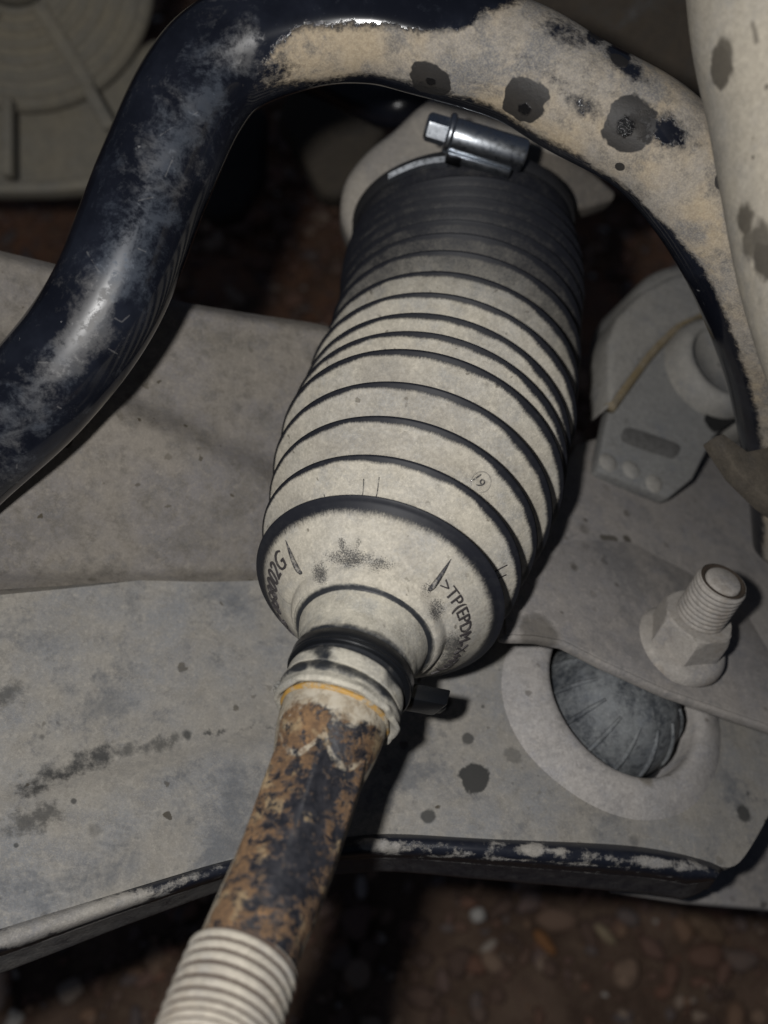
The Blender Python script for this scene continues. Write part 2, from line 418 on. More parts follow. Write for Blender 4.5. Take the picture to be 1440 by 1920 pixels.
wear = np.maximum(wear, (.45*np.clip(1-np.abs(arc-arc[4])/1.2, 0, 1)[:, None]*(1.2+wav[None]*2)))
base = W(C0)
BOOTB = bc(0)
boot = thing('steering_boot', 'large dusty grey ribbed rubber steering boot with black rubbed ridges', 'rubber boot', BOOTB)
iS = int(np.argmin(np.hypot(q[..., 0]-541, q[..., 1]-910).min(0))); SEAM = thb[iS]*33
BOOT_M = dusty('dusty_rubber', base=(.013, .014, .019), dust=(.45, .415, .345), dust2=(.40, .38, .34), attr='dust', k=.75, edge=.30, n1=150, n2=1500, br=.55,
               speck=.45, speck_scale=300, blotch=.22, wear='wear', amt='amt', streak=True, bump=.28, spec=.26, micro=.10, clouds=.42, cloudcol=(.25, .225, .19))
mesh('bellows', P, fc, BOOT_M, boot, attrs={'dust': dmap.reshape(-1), 'wear': np.clip(wear, 0, 1).reshape(-1), 'amt': np.repeat(amt, MB), 'ang': np.tile(thb*33, len(prof)), 'arc': np.repeat(arc, MB)})
# neck and torn lip, following the rod
NK = np.array([bc(-12.4), px(657, 1268, 231.5), px(630, 1336, 225), px(595, 1450, 217), px(538, 1612, 205), px(471, 1770, 191.5), px(430, 1872, 183), px(392, 1985, 174), px(345, 2130, 161)])
nc = resample(NK, 400); nt = -tangents(nc)      # tangents point from lower end to boot
NL = np.concatenate([[0], np.cumsum(np.linalg.norm(np.diff(nc, axis=0), axis=1))])
def rc(t): return np.array([np.interp(t, NL, nc[:, k]) for k in range(3)])
def rt(t): return rc(t-.6)-rc(t+.6)
sN = [float(NL[np.argmin(np.linalg.norm(nc-p, axis=1))]) for p in NK]     # arc position of the key points
tC, tL, tR, tM, tT = sN[1], sN[2], sN[3], sN[4], sN[5]+3.4
npf = [(-.5, 16.6, .9), (.3, 16.6, .9), (1.0, 16.3, .8), (1.5, 15.4, .1), (1.8, 14.9, .2), (2.4, 14.8, .9), (4, 14.4, 1), (6.0, 13.8, 1), (7.0, 13.5, .95), (tC-3.2, 13.4, .7), (tC-2.6, 13.3, .4), (tC-1, 12.6, 0), (tC+2.6, 12.6, 0), (tC+3, 12.9, .55),
       (tC+4, 13.1, .9), (tC+6, 13.0, 1), (tL-3.7, 12.8, .85), (tL-3.3, 12.9, .42), (tL-2.6, 13.4, .34), (tL-1.9, 13.5, .36), (tL-1.4, 13.2, .55), (tL-.8, 13.4, 1), (tL, 13.7, 1.0), (tL+.6, 13.4, 1), (tL+.7, 12.8, .9), (tL+.2, 12.1, .9), (tL-.3, 11.6, .8), (tL-3, 10.9, .3)]
npf = np.array(npf); xs = np.linspace(0, len(npf)-1, 110); npd = np.stack([np.interp(xs, np.arange(len(npf)), npf[:, k]) for k in range(3)], 1)
MN = 128; th = np.arange(MN)*2*np.pi/MN
Rn = np.repeat(npd[:, 1][:, None], MN, 1); lipw = np.exp(-((npd[:, 0]-tL-.6)/1.6)**2)*(npd[:, 1] > 12.2)
jit = np.interp(np.arange(MN), np.arange(0, MN+1, 4), np.append(rng.normal(0, 1, MN//4), 0))
Rn += lipw[:, None]*(.28*jit+.35*np.sin(th*3+.6))[None]
Pn, fn = sweep([rc(t)+0 for t in npd[:, 0]], [rt(t) for t in npd[:, 0]], Rn, MN)
qn = proj(Pn).reshape(-1, MN, 2)
dn = np.repeat(npd[:, 2][:, None], MN, 1)
for bl, v in (((590, 1215, 45, 16, .3), .3), ((605, 1235, 18, 22, 0), .1), ((735, 1275, 20, 30, .5), .25), ((560, 1250, 14, 10, 0), .3), ((615, 1183, 30, 9, .1), .2)):
    dn = dn-blob(qn, *bl)*(1-v)*.62
dn = np.clip(dn, .20, 1.2)
mesh('neck', Pn, fn, dusty('dusty_rubber_neck', base=(.02, .022, .026), dust=(.44, .41, .34), attr='dust', k=.8, edge=.3, n1=200, n2=900, br=.5, speck=.3, speck_scale=500, blotch=.35, bump=.5), boot,
     attrs={'dust': dn.reshape(-1)})
# rag of torn rubber on the lip's left edge
for k in range(5):
    j = int(np.argmin(np.hypot(qn[70:100, :, 0]-(520+rng.uniform(-8, 20)), qn[70:100, :, 1]-(1300+rng.uniform(-18, 20))).min(0)))
    i = int(np.argmin(np.abs(npd[:, 0]-(tL+rng.uniform(-1.5, 1.5)))))
    p0 = Pn.reshape(-1, MN, 3)[i, j]; out = p0-rc(npd[i, 0]); out /= np.linalg.norm(out); tg = rt(npd[i, 0]); tg /= np.linalg.norm(tg); sd = np.cross(out, tg)
    a = out*.8+tg*rng.normal(0, .5)+sd*rng.normal(0, .5); l = rng.uniform(.8, 1.5)
    b_ = np.cross(a, [0, 0, 1]); b_ = b_/np.linalg.norm(b_); cth = np.cross(a, b_); cth = cth/np.linalg.norm(cth)*.18
    V_ = []
    for u_, wd_ in ((-.3, .9), (.35, .75), (.7, .45), (1.0, .1)):
        cc = p0+a*l*u_+tg*rng.normal(0, .12)
        for sx in (-1, 1):
            for sz in (-1, 1): V_.append(cc+b_*wd_*sx*.6+cth*sz)
    f_ = []
    for q_ in range(3):
        o_ = q_*4; f_ += [(o_, o_+2, o_+6, o_+4), (o_+1, o_+5, o_+7, o_+3), (o_, o_+4, o_+5, o_+1), (o_+2, o_+3, o_+7, o_+6)]
    f_ += [(0, 1, 3, 2), (12, 14, 15, 13)]
    mesh('torn_flap', V_, f_, bpy.data.materials['dusty_rubber_neck'], boot, attrs={'dust': [.5]*len(V_)})
# molded lettering and ribs
def cone_pt(r, thv, lift=0.):
    i = np.interp(r, rp_[7:38], np.arange(7, 38)); s_ = np.interp(i, np.arange(len(sp)), sp)
    a, u, v = frame(bdir(s_)); p = bc(s_)+r*(math.cos(thv)*u+math.sin(thv)*v)
    nrm = -a*.74+.67*(math.cos(thv)*u+math.sin(thv)*v)
    return p+nrm*lift
def cone_theta(x, y, r):
    tt = np.linspace(0, 2*np.pi, 1441); Q = proj(np.array([cone_pt(r, t) for t in tt])); return tt[int(np.argmin(np.hypot(Q[:, 0]-x, Q[:, 1]-y)))]
def cone_hit(x, y):
    best = None
    tt = np.linspace(0, 2*np.pi, 361)
    for r in np.arange(19.5, 28.8, .3):
        Pc = np.array([cone_pt(r, t) for t in tt]); Q = proj(Pc); dd = np.hypot(Q[:, 0]-x, Q[:, 1]-y)
        for j in np.argsort(dd)[:2]:
            sc_ = dd[j]+.05*(-Pc[j, 2]-240)
            if best is None or sc_ < best[0]: best = (sc_, r, tt[j])
    return best[1], best[2]
def text_mesh(body, size, extr):
    cu = bpy.data.curves.new('t', 'FONT'); cu.body = body; cu.size = size; cu.extrude = extr; cu.align_x = 'LEFT'; cu.resolution_u = 3; cu.offset = -.006*size
    o = bpy.data.objects.new('t', cu); COL.objects.link(o); bpy.context.view_layer.update()
    dg = bpy.context.evaluated_depsgraph_get(); me_ = o.evaluated_get(dg).to_mesh()
    V_ = np.array([v.co[:] for v in me_.vertices]); F_ = [tuple(p.vertices) for p in me_.polygons]
    o.evaluated_get(dg).to_mesh_clear(); bpy.data.objects.remove(o); bpy.data.curves.remove(cu)
    return V_, F_
LETTER = dusty('rubbed_letter_rubber', base=(.045, .04, .042), dust=(.36, .335, .28), level=.27, k=.9, n1=500, n2=1600, speck=0, edge=.2)
def cone_text(body, size, xy0, r0, xy1, ends=None):
    V_, F_ = text_mesh(body, size, .34)
    ta = cone_theta(*xy0, r0+size*.35); tb = cone_theta(*xy1, r0+size*.35)
    if ends: ta, tb = cone_hit(*ends[0])[1], cone_hit(*ends[1])[1]
    d = (tb-ta+math.pi) % (2*math.pi)-math.pi
    xm = V_[:, 0].max(); Pq = []
    for x, y, z in V_:
        Pq.append(cone_pt(r0+y, ta+d*x/xm, .02+z))
    return mesh('molded_lettering', Pq, F_, LETTER, boot, smooth=False)
cone_text('9C 058002G', 5.0, (558, 1196), 22.4, (548, 1040), ((527, 1178), (531, 1046)))
cone_text('>TP(EPDM-X+PP)<', 3.2, (826, 1094), 21.0, (806, 1246))
RIB_M = dusty('half_rubbed_rib', base=(.03, .03, .036), dust=(.30, .28, .245), level=.40, k=1.5, n1=500, n2=1500, speck=0)
for (xa, ya, xb, yb) in ((534, 1012, 574, 1083), (846, 1046, 793, 1118)):
    (r0_, t0_), (r1_, t1_) = cone_hit(xa, ya), cone_hit(xb, yb); dt_ = (t1_-t0_+math.pi) % (2*math.pi)-math.pi
    pa = [cone_pt(r0_+(r1_-r0_)*t, t0_+dt_*t, h) for t, h in ((0, -.1), (.3, .15), (.65, .4), (.95, .5), (1, -.1))]
    pc = resample(np.array(pa), 16); tn = tangents(pc)
    wv = np.interp(np.arange(16), [0, 5, 12, 15], [.10, .4, .62, .45])
    Pq, fq = sweep(pc, tn, wv, 10, True, True)
    mesh('rib', Pq, fq, RIB_M, boot)
# small moulded mark "19" in a ring, between second and third ridge, and two short bars near the rim
def surf_hit(x, y):
    dd = np.hypot(q[..., 0]-x, q[..., 1]-y); idx = np.argwhere(dd < 5)
    if len(idx) == 0: idx = np.array([np.unravel_index(np.argmin(dd), dd.shape)])
    k = max(idx, key=lambda ij: G[ij[0], ij[1], 2]); i, j = k
    tu = G[i, (j+1) % MB]-G[i, j-1]; tv = G[min(i+1, len(prof)-1), j]-G[i-1, j]
    tu /= np.linalg.norm(tu); nn = np.cross(tu, tv); nn /= np.linalg.norm(nn)
    if nn @ G[i, j] > 0: nn = -nn
    return G[i, j], nn
p0, nn = surf_hit(904, 906)
rx = px(917, 925, -p0[2])-px(893, 890, -p0[2]); rx -= nn*(rx @ nn); rx /= np.linalg.norm(rx); ry = np.cross(nn, rx)
V_, F_ = text_mesh('19', 3.4, .12); V_[:, 0] -= V_[:, 0].mean(); V_[:, 1] -= V_[:, 1].mean()
LETTER2 = dusty('half_rubbed_letter', base=(.06, .058, .06), dust=(.40, .375, .32), level=.40, k=1.6, n1=700, n2=1800, speck=0)
mesh('molded_number', [p0+rx*x+ry*y+nn*(.22+z) for x, y, z in V_], F_, LETTER2, boot, smooth=False)
t_ = np.linspace(0, 2*np.pi, 41)[:-1]; ring = [p0+nn*.12+2.45*(rx*math.cos(a)+ry*math.sin(a)) for a in t_]
Pq = []; fq = []
for i in range(40):
    o_ = ring[i]-p0-nn*.12; o_ /= np.linalg.norm(o_)
    for c_, s_ in ((1, 0), (0, 1), (-1, 0), (0, -1)): Pq.append(ring[i]+.13*(o_*c_+nn*s_))
for i in range(40):
    for k in range(4): fq.append((i*4+k, i*4+(k+1) % 4, ((i+1) % 40)*4+(k+1) % 4, ((i+1) % 40)*4+k))
mesh('molded_ring', Pq, fq, dusty('dusty_molding', dust=(.37, .345, .30), level=.9, k=.8, n1=900, speck=0), boot)
rows = np.argwhere((sp > 3.0) & (sp < 9.0))[:, 0]
for (x, y, s0_, s1_, wd, m_) in ((952, 1072, 2.6, 9.4, .17, LETTER), (957, 1087, 2.6, 9.0, .17, LETTER), (684, 898, 3.4, 8.2, .13, LETTER2), (710, 903, 3.4, 8.8, .13, LETTER2), (577, 932, 3.0, 6.0, .12, LETTER2), (603, 922, 3.0, 6.6, .12, LETTER2)):
    mr = rows[len(rows)//2]; vis_ = np.where(G[mr, :, 2] > G[mr, :, 2].mean()-2, 0, 400)
    j = int(np.argmin(np.hypot(q[mr, :, 0]-x, q[mr, :, 1]-y)+vis_))
    rr_ = [r_ for r_ in range(len(sp)) if s0_ <= sp[r_] <= s1_]
    pc = np.array([G[r_, j]+(G[r_, j]-bc(sp[r_]))/rp_[r_]*.07 for r_ in rr_]); pc = resample(pc, 10)
    Pq, fq = sweep(pc, tangents(pc), [wd]*10, 6, True, True); mesh('molding_mark', Pq, fq, m_, boot)

# ================================================================= NECK CLAMP (black plastic)
ncl = thing('neck_clamp', 'shiny black plastic clamp ring round the narrow neck of the boot', 'clamp', rc(tC))
BLK = plain('black_plastic', (.008, .009, .011), .32, n=300, var=.2, bump=.05)
pr = [(12.5, -1.8), (13.6, -1.8), (13.85, -1.5), (13.85, .5), (13.7, .6), (13.5, .7), (13.5, .85), (13.75, 1.0), (13.9, 1.15), (13.9, 1.5), (13.7, 1.8), (12.5, 1.8)]
Pq, fq = lathe(rc(tC), rt(tC), [(r_, -h) for r_, h in pr], 72)
sharp(mesh('band', Pq, fq, BLK, ncl), 50)
a, u, v = frame(rt(tC))
bcp = px(795, 1312, 240); box('buckle', bcp, np.array([.75, -.2, -.4]), np.cross([.75, -.2, -.4], a), a, 10, 6, 4.6, BLK, ncl, .6)
box('buckle_latch', px(820, 1322, 243), np.array([.75, -.2, -.4]), np.cross([.75, -.2, -.4], a), a, 4, 3, 3.2, BLK, ncl, .5)

# ================================================================= TIE ROD
rod = thing('tie_rod', 'rusty black painted tie rod with pale threaded lower end', 'tie rod', rc(tM))
def rod_parts(t, thv):
    x = t-tL
    cone_ = np.interp(x, [-6, 0, 3, 5.5, 8.5, 12, 16, 20], [10.9, 11.3, 11.4, 11.2, 10.75, 10.0, 8.9, 7.5])
    k = np.round((thv-TH0)/(np.pi/3)); dlt = thv-TH0-k*np.pi/3
    rd = np.interp(x, [0, 14, 30, tT-tL-2, tT-tL+1], [10.2, 10.2, 9.8, 9.1, 8.9]); h_ = np.interp(x, [22, 46], [1, 0])
    hex_ = np.minimum(9.25/np.cos(dlt), 10.5)*h_+rd*(1-h_)
    return cone_, hex_
def rod_r(t, thv):
    c_, h_ = rod_parts(t, thv); k_ = .12
    return np.maximum(c_, h_)+k_*np.exp(-np.abs(c_-h_)/k_)*.5
MR = 288; thr = np.arange(MR)*2*np.pi/MR; TH0 = .0
# turn the flats so that an edge runs down the middle as seen
a, u, v = frame(rt(tL+18)); cc = rc(tL+18)
qq = proj(np.array([cc+10*(math.cos(t)*u+math.sin(t)*v) for t in thr])); mid = proj(cc[None])[0]
vis = [(-( (math.cos(t)*u+math.sin(t)*v) @ cc)) for t in thr]; tv_ = thr[int(np.argmax(vis))]
TH0 = tv_+math.pi/6-.10
tr = np.linspace(tL-5, tT, 300)
Rr = np.array([rod_r(t, thr) for t in tr])
Pr, fr = sweep([rc(t) for t in tr], [rt(t) for t in tr], Rr, MR)
qr = proj(Pr).reshape(len(tr), MR, 2); ndot = np.array([[math.cos(t-tv_) for t in thr]]*len(tr))
x = (tr-tL)[:, None]
edge_d = np.clip((.62-ndot)/.5, 0, 1)                                     # cream mud on the flanks
drod = np.clip(.95-np.clip(x-2.0, 0, 99)/12.0, 0, 1)*1.0
drod = np.maximum(drod, edge_d*np.interp(x, [0, 60], [.95, .75]))
# mud kept along the scalloped flat edges
cp = [rod_parts(t, thr) for t in tr]; scal = np.array([np.abs(c_-h_) for c_, h_ in cp])
drod = np.maximum(drod, np.clip(.9-scal/.5, 0, .52)*np.interp(x, [3, 6, 16, 20], [0, 1, 1, 0]))
drod = np.maximum(drod, np.interp(x, [tT-tL-9, tT-tL-2], [0, .55])*np.clip(.55-(thr-tv_+math.pi) % (2*math.pi)/math.pi+.75, 0, 1)[None])
rust = np.full((len(tr), MR), .54)+.12*np.sin(thr*2+1)[None]
for bl, v_ in (((585, 1345, 55, 28, .2), .55), ((690, 1385, 40, 40, 0), .45), ((575, 1400, 30, 50, .2), .3), ((490, 1450, 14, 80, .3), .35), ((520, 1480, 30, 40, 0), .1), ((450, 1590, 45, 50, .3), .3), ((530, 1730, 60, 30, .4), .5), ((420, 1700, 40, 40, 0), .2),
               ((640, 1520, 20, 90, .3), .2), ((470, 1700, 60, 40, 0), .2), ((560, 1360, 45, 22, .2), .2)):
    rust = rust+blob(qr, *bl)*v_*.38
for bl in ((585, 1500, 38, 60, .3), (600, 1455, 22, 40, .2), (545, 1610, 52, 60, .3), (530, 1670, 40, 40, .3), (690, 1480, 14, 40, 0)): rust = rust-blob(qr, *bl)*.10
for bl in ((585, 1340, 50, 26, .2), (690, 1385, 35, 34, 0)): drod = drod-blob(qr, *bl)*.5
m = NT('rusty_paint')
n1, n2, n3 = m.noise(420, 5, .68, .3), m.noise(1200, 4, .75), m.noise(70, 3, .6)
rm = m.math('ADD', m.attr('rust'), m.math('ADD', m.math('MULTIPLY', m.math('SUBTRACT', n1, .5), 2.0), m.math('MULTIPLY', m.math('SUBTRACT', n2, .5), .7)))
rm = m.step(rm, .42, .80)
paint = m.mix(m.step(m.noise(500, 4, .7), .35, .7, 0, .6), (.011, .012, .016), (.040, .039, .045))
rustc = m.mix(m.step(m.noise(420, 4, .65), .35, .68), (.225, .130, .062), (.105, .062, .034))
rustc = m.mix(m.step(m.noise(190, 3, .6), .52, .66, 0, .75), rustc, (.30, .225, .13))
col = m.mix(rm, paint, rustc)
dv = m.math('ADD', m.attr('dust'), m.math('ADD', m.math('MULTIPLY', m.math('SUBTRACT', m.noise(330, 5, .72), .5), 1.5), m.math('MULTIPLY', m.math('SUBTRACT', n2, .5), .5)))
dm = m.step(dv, .40, .70)
col = m.mix(dm, col, m.mix(m.step(n1, .35, .65), (.40, .36, .29), (.30, .25, .18)))
ROD_M = m.done(col, m.lerp(m.math('MAXIMUM', rm, dm), .38, .9), m.bump(m.math('ADD', rm, m.math('ADD', m.math('MULTIPLY', dm, .6), n2)), .5, .0004), 0, .45)
mesh('shaft', Pr, fr, ROD_M, rod, attrs={'dust': np.clip(drod, 0, 1).reshape(-1), 'rust': rust.reshape(-1)})
# yellow sealing ring of grease where the rod meets the boot lip
Pq, fq = lathe(rc(tL+.6), rt(tL+.6), [(10.9, -.8), (11.75, -.5), (12.0, 0), (11.75, .5), (10.9, .9)], 72, mod=lambda r_, h, t: r_+.16*math.sin(5*t)+.1*math.sin(11*t+1))
mesh('grease_seal', Pq, fq, dusty('ochre_grease', base=(.42, .24, .055), dust=(.42, .37, .28), level=.42, k=1.6, n1=160, n2=700, speck=.2), rod)
# threaded end: one mesh with a real helix
PIT = 2.25; tth = np.linspace(tT, NL[-1]-.5, 330); MT = 96; tht = np.arange(MT)*2*np.pi/MT
ph = (tth[:, None]-tT)/PIT-tht[None]/(2*np.pi)
tri = np.abs(np.cos(np.pi*ph))**1.0
Rt = 9.15+1.15*(1-(1-tri)**1.5*1.0); Rt = Rt*np.interp(tth-tT, [0, .8], [.955, 1])[:, None]
Pt, ft = sweep([rc(t) for t in tth], [rt(t) for t in tth], Rt, MT)
mesh('thread', Pt, ft, dusty('muddy_thread', base=(.055, .036, .027), dust=(.355, .322, .268), attr='dust', k=.8, edge=.2, n1=200, n2=800, br=.8, speck=.3, blotch=.3, clouds=.6, cloudcol=(.19, .145, .10)), rod,
     attrs={'dust': (-.35+1.45*np.clip((Rt-9.42)/.60, 0, 1)).reshape(-1)})

# ================================================================= ANTI-ROLL BAR
bar_px = [(-190, 985, 258), (-65, 862, 249), (78, 727, 244), (198, 563, 242), (288, 338, 242), (362, 178, 242), (436, 100, 242), (570, 52, 242), (690, 43, 242), (800, 66, 242), (965, 115, 242), (1078, 180, 242), (1218, 258, 242),
          (1312, 360, 245), (1378, 470, 252), (1424, 585, 264), (1457, 705, 283), (1478, 830, 303), (1488, 930, 320), (1492, 1010, 332)]
bp = resample(np.array([px(*p) for p in bar_px]), 420); bt = tangents(bp); MBAR = 96
Pb, fb = sweep(bp, bt, np.full(len(bp), 12.9), MBAR, True, True)
qb = proj(Pb); X, Y = qb[:, 0], qb[:, 1]
d = np.zeros(len(Pb)); film = np.zeros(len(Pb))
# heavy tan dust along the arch from x = 480 rightwards, none on the top edge left of x = 850
arch = np.clip((X-425-np.where(Y > 120, 20, 0))/150, 0, 1)
topb = np.interp(X, [420, 500, 560, 700, 790, 850, 930, 1010, 1120], [170, 84, 44, 42, 50, 44, 10, -25, -60])
d = np.maximum(d, arch*np.clip((Y-topb+16)/42, 0, 1))
lowb = np.interp(X, [480, 560, 700, 770, 920, 1020, 1145, 1220, 1295, 1340, 1380], [190, 162, 140, 160, 205, 262, 335, 390, 440, 500, 600])
d = d*np.clip((lowb-Y+10)/26, 0, 1)*(X > 440)*.92
right = np.clip((X-1180)/30, 0, 1)*np.clip((Y-260)/20, 0, 1)
inner = np.interp(Y, [340, 425, 500, 584, 657, 725, 792, 841], [1150, 1255, 1318, 1357, 1386, 1408, 1424, 1432])  # dust stops short of this line; the underside's shade is put into colour
d = np.maximum(d, right*np.clip((X-inner+14)/26, 0, 1))
def b2(x, y, rx, ry, rot=0.): return blob(qb, x, y, rx, ry, rot)
for bl, v in (((1060, 60, 70, 30, .5), .5), ((1180, 130, 60, 22, .6), .55), ((1000, 120, 80, 24, .4), .3), ((1230, 240, 55, 40, .6), .5), ((1090, 190, 70, 25, .6), .42), ((1290, 260, 50, 40, .7), .35), ((830, 40, 80, 22, .1), .3), ((900, 160, 60, 14, .3), .25), ((1085, 205, 30, 22, .5), .2), ((1160, 95, 22, 16, .5), .8), ((1120, 65, 18, 16, .5), .7),
              ((760, 110, 30, 10, 0), .2)):
    d = d-b2(*bl)*v
# grey dust film smeared over the glossy left leg
ctr = np.array([proj(p[None])[0] for p in bp])
ring_i = np.repeat(np.arange(len(bp)), MBAR); off = np.hypot(X-ctr[ring_i, 0], Y-ctr[ring_i, 1]); side = (X-ctr[ring_i, 0])+(Y-ctr[ring_i, 1])*.55
sgn = np.where(side > 0, off, -off)
leg = np.clip((500-X)/30, 0, 1)
film = leg*np.clip(1.0-np.abs(sgn-8)/92, 0, 1)*.72
for bl, v in (((178, 570, 38, 95, .45), .75), ((150, 640, 40, 60, .5), .5), ((100, 690, 40, 60, .6), .4), ((395, 190, 50, 26, -.5), .6), ((345, 240, 40, 40, 0), .35), ((300, 320, 60, 90, .3), .2), ((292, 415, 26, 16, 0), .6), ((325, 405, 14, 20, 0), .5), ((205, 450, 12, 26, -.2), .5), ((40, 800, 50, 50, .7), .35), ((30, 900, 40, 60, .6), .3),
              ((250, 500, 40, 60, .4), .25), ((225, 305, 14, 16, 0), .45), ((500, 130, 50, 18, -.3), .4)):
    film = film+b2(*bl)*v*.6
for bl, v in (((95, 615, 14, 45, .9), .6), ((45, 650, 14, 32, 1.0), .8), ((60, 830, 22, 20, .3), .9), ((110, 820, 34, 15, -.75), .9), ((230, 590, 24, 26, .3), .8), ((190, 690, 22, 60, .7), .5), ((460, 170, 38, 26, .2), .9), ((210, 760, 40, 40, .7), .3), ((540, 20, 400, 30, 0), .0)):
    film = film-b2(*bl)*v
BARB = bp[200]
bar = thing('anti_roll_bar', 'thick bent black anti-roll bar arching over the boot, dusty with wet oil spots', 'anti-roll bar', BARB)
def barpt(x, y):                              # visible surface point of the bar at a photo pixel
    dd = np.hypot(X-x, Y-y); k = np.argwhere(dd < 8)[:, 0]
    if len(k) == 0: k = np.array([int(np.argmin(dd))])
    return Pb[k[int(np.argmax(Pb[k, 2]))]]
m = NT('bar_paint')
big, fine, grain = m.noise(85, 6, .7), m.noise(640, 5, .76), m.noise(2400, 2, .6)
# brush direction for the film: stretched noise
dv = m.math('ADD', m.attr('dust'), m.math('MULTIPLY', m.math('SUBTRACT', m.math('ADD', m.math('MULTIPLY', big, .5), m.math('MULTIPLY', fine, .5)), .5), 2.1))
dm = m.step(dv, .30, .72)
fv = m.math('ADD', m.attr('film'), m.math('ADD', m.math('MULTIPLY', m.math('SUBTRACT', m.noise(120, 6, .74, 1.2), .5), 2.2), m.math('MULTIPLY', m.math('SUBTRACT', fine, .5), 1.6)))
fm = m.math('ADD', m.step(fv, .1, .9, 0, .36), m.step(m.math('ADD', fv, m.math('MULTIPLY', m.math('SUBTRACT', m.noise(330, 6, .8, .6), .5), 2.4)), .95, 1.55, 0, .6))
paint = m.mix(m.step(m.noise(60, 4, .6), .4, .7), (.006, .007, .011), (.012, .014, .021))
fcol = m.mix(m.step(m.noise(55, 3, .6), .4, .62), (.085, .10, .125), (.165, .162, .16))
col = m.mix(fm, paint, fcol)
tan = m.mix(m.step(m.noise(45, 4, .6), .38, .64), (.315, .255, .178), (.235, .215, .192))
tan = m.mix(m.step(m.noise(170, 6, .75), .46, .66, 0, .85), tan, (.13, .118, .105))
tan = m.mix(m.step(m.noise(36, 6, .7, .5), .50, .60, 0, .75), tan, (.12, .122, .13))
tan = m.mix(m.step(grain, .35, .7, 0, .3), tan, (.46, .40, .30))
mcb = m.step(m.noise(820, 3, .85), .36, .64, .88, 1.1); tan = m.mix(1., tan, m.gray(mcb), 'MULTIPLY')
col = m.mix(dm, col, tan)
# scratches: thin pale hairs
sc_ = None
for xa, ya, xb, yb in ((266, 374, 288, 370), (160, 470, 178, 506), (302, 252, 376, 205), (218, 604, 232, 610), (232, 610, 246, 596), (205, 655, 222, 668), (262, 462, 275, 467), (70, 678, 100, 684), (318, 330, 330, 300), (112, 767, 120, 770), (28, 877, 36, 882)):
    q_ = m.seg(L(barpt(xa, ya), BARB), L(barpt(xb, yb), BARB), .00018, .16, .7, 1.8, 900); sc_ = q_ if sc_ is None else m.math('MAXIMUM', sc_, q_)
col = m.mix(sc_, col, (.33, .32, .31))
wet = m.spots([(L(barpt(*p), BARB), rr, .96, .06) for p, rr in (((806, 157), .0048), ((984, 197), .0056), ((1172, 235), .0060), ((1157, 318), .0012), ((1350, 342), .0022), ((1160, 108), .0022), ((1120, 62), .0018))], .50, 150)
wet2 = m.spots([(L(barpt(*p), BARB), rr, .96, .3) for p, rr in (((984, 208), .0016), ((1176, 240), .0022), ((806, 160), .0012))], .5, 900)
col = m.mix(wet, col, (.019, .018, .018)); col = m.mix(wet2, col, (.006, .006, .007))
chips = m.math('MULTIPLY', m.step(m.noise(210, 5, .72, 1.0), .70, .74), m.math('SUBTRACT', 1., dm))
col = m.mix(m.math('MULTIPLY', chips, .6), col, (.25, .25, .25))
rough = m.lerp(dm, m.lerp(fm, .11, .75), .93); rough = m.lerp(wet, rough, .55); rough = m.lerp(wet2, rough, .12)
h = m.math('ADD', m.math('MULTIPLY', dm, .9), m.math('ADD', m.math('MULTIPLY', m.math('MULTIPLY', fine, dm), .8), m.math('MULTIPLY', m.math('MULTIPLY', grain, wet2), 2.0)))
BAR_M = m.done(col, rough, m.bump(h, .45, .0004), 0, .34)
mesh('bar_tube', Pb, fb, BAR_M, bar, attrs={'dust': np.clip(d, -1, 1.2), 'film': np.clip(film, -1, 2)})

# ================================================================= LOWER CONTROL ARM
d1 = lambda x, y: 272/(.866-.5*(960-y)/F)
N2 = np.array([.40, .55, .73]); N2 /= np.linalg.norm(N2); d2 = plane_depth(N2, px(1190, 1400, 297))
def darm(x, y):
    a_, b_ = d1(x, y)-.046*max(0, 520-x), d2(x, y); k = 8.0
    return k*math.log(math.exp((a_-280)/k)+math.exp((b_-280)/k))+280-2.0
top = resample(np.array([(-160, 1112), (-60, 1102), (130, 1085), (280, 1069), (400, 1059), (480, 1064), (560, 1085), (700, 1120), (850, 1130), (1000, 1140), (1150, 1150), (1300, 1180), (1400, 1260), (1445, 1380)], float), 150)
bot = resample(np.array([(-160, 1795), (-60, 1762), (100, 1712), (250, 1665), (420, 1615), (540, 1590), (640, 1575), (740, 1567), (900, 1574), (1140, 1588), (1250, 1602), (1330, 1620), (1385, 1618), (1446, 1520)], float), 150)
NV_ = 70; ga = np.zeros((150, NV_, 3)); gp = np.zeros((150, NV_, 2))
for i in range(150):
    for j in range(NV_):
        t = j/(NV_-1); p = top[i]*(1-t)+bot[i]*t; gp[i, j] = p
        dd = darm(*p)
        # pressed shape: rolled top shoulder, shallow crease where the smear runs, gentle swell
        dd += 14.0*max(0, 1-t/.032)**2-8.0*max(0, 1-t/.55)**1.5*min(1, max(0, (760-p[0])/150))
        cr = 1480-(p[0])*.245; u_ = (p[1]-cr)/26.0
        if p[0] < 640: dd += 1.1*math.exp(-u_*u_)-2.2/(1+math.exp(-u_*1.2))+1.1
        dd += .5*math.sin(p[0]*.011+1)+.4*math.sin(p[1]*.017+p[0]*.004)
        ga[i, j] = px(p[0], p[1], dd)
HC = px(1160, 1312, d2(1160, 1312))            # bushing eye
keep = lambda P3: np.linalg.norm((P3-HC)-((P3-HC) @ N2)*N2) > 27.5
nrm_g = np.cross(np.gradient(ga, axis=0), np.gradient(ga, axis=1)); nrm_g /= np.linalg.norm(nrm_g, axis=2)[..., None]
nrm_g *= -np.sign((nrm_g*ga).sum(-1))[..., None]
VA = np.concatenate([ga.reshape(-1, 3), (ga-nrm_g*3.2).reshape(-1, 3)]); nfv = 150*NV_
fa = []
ok = np.ones((150, NV_), bool)
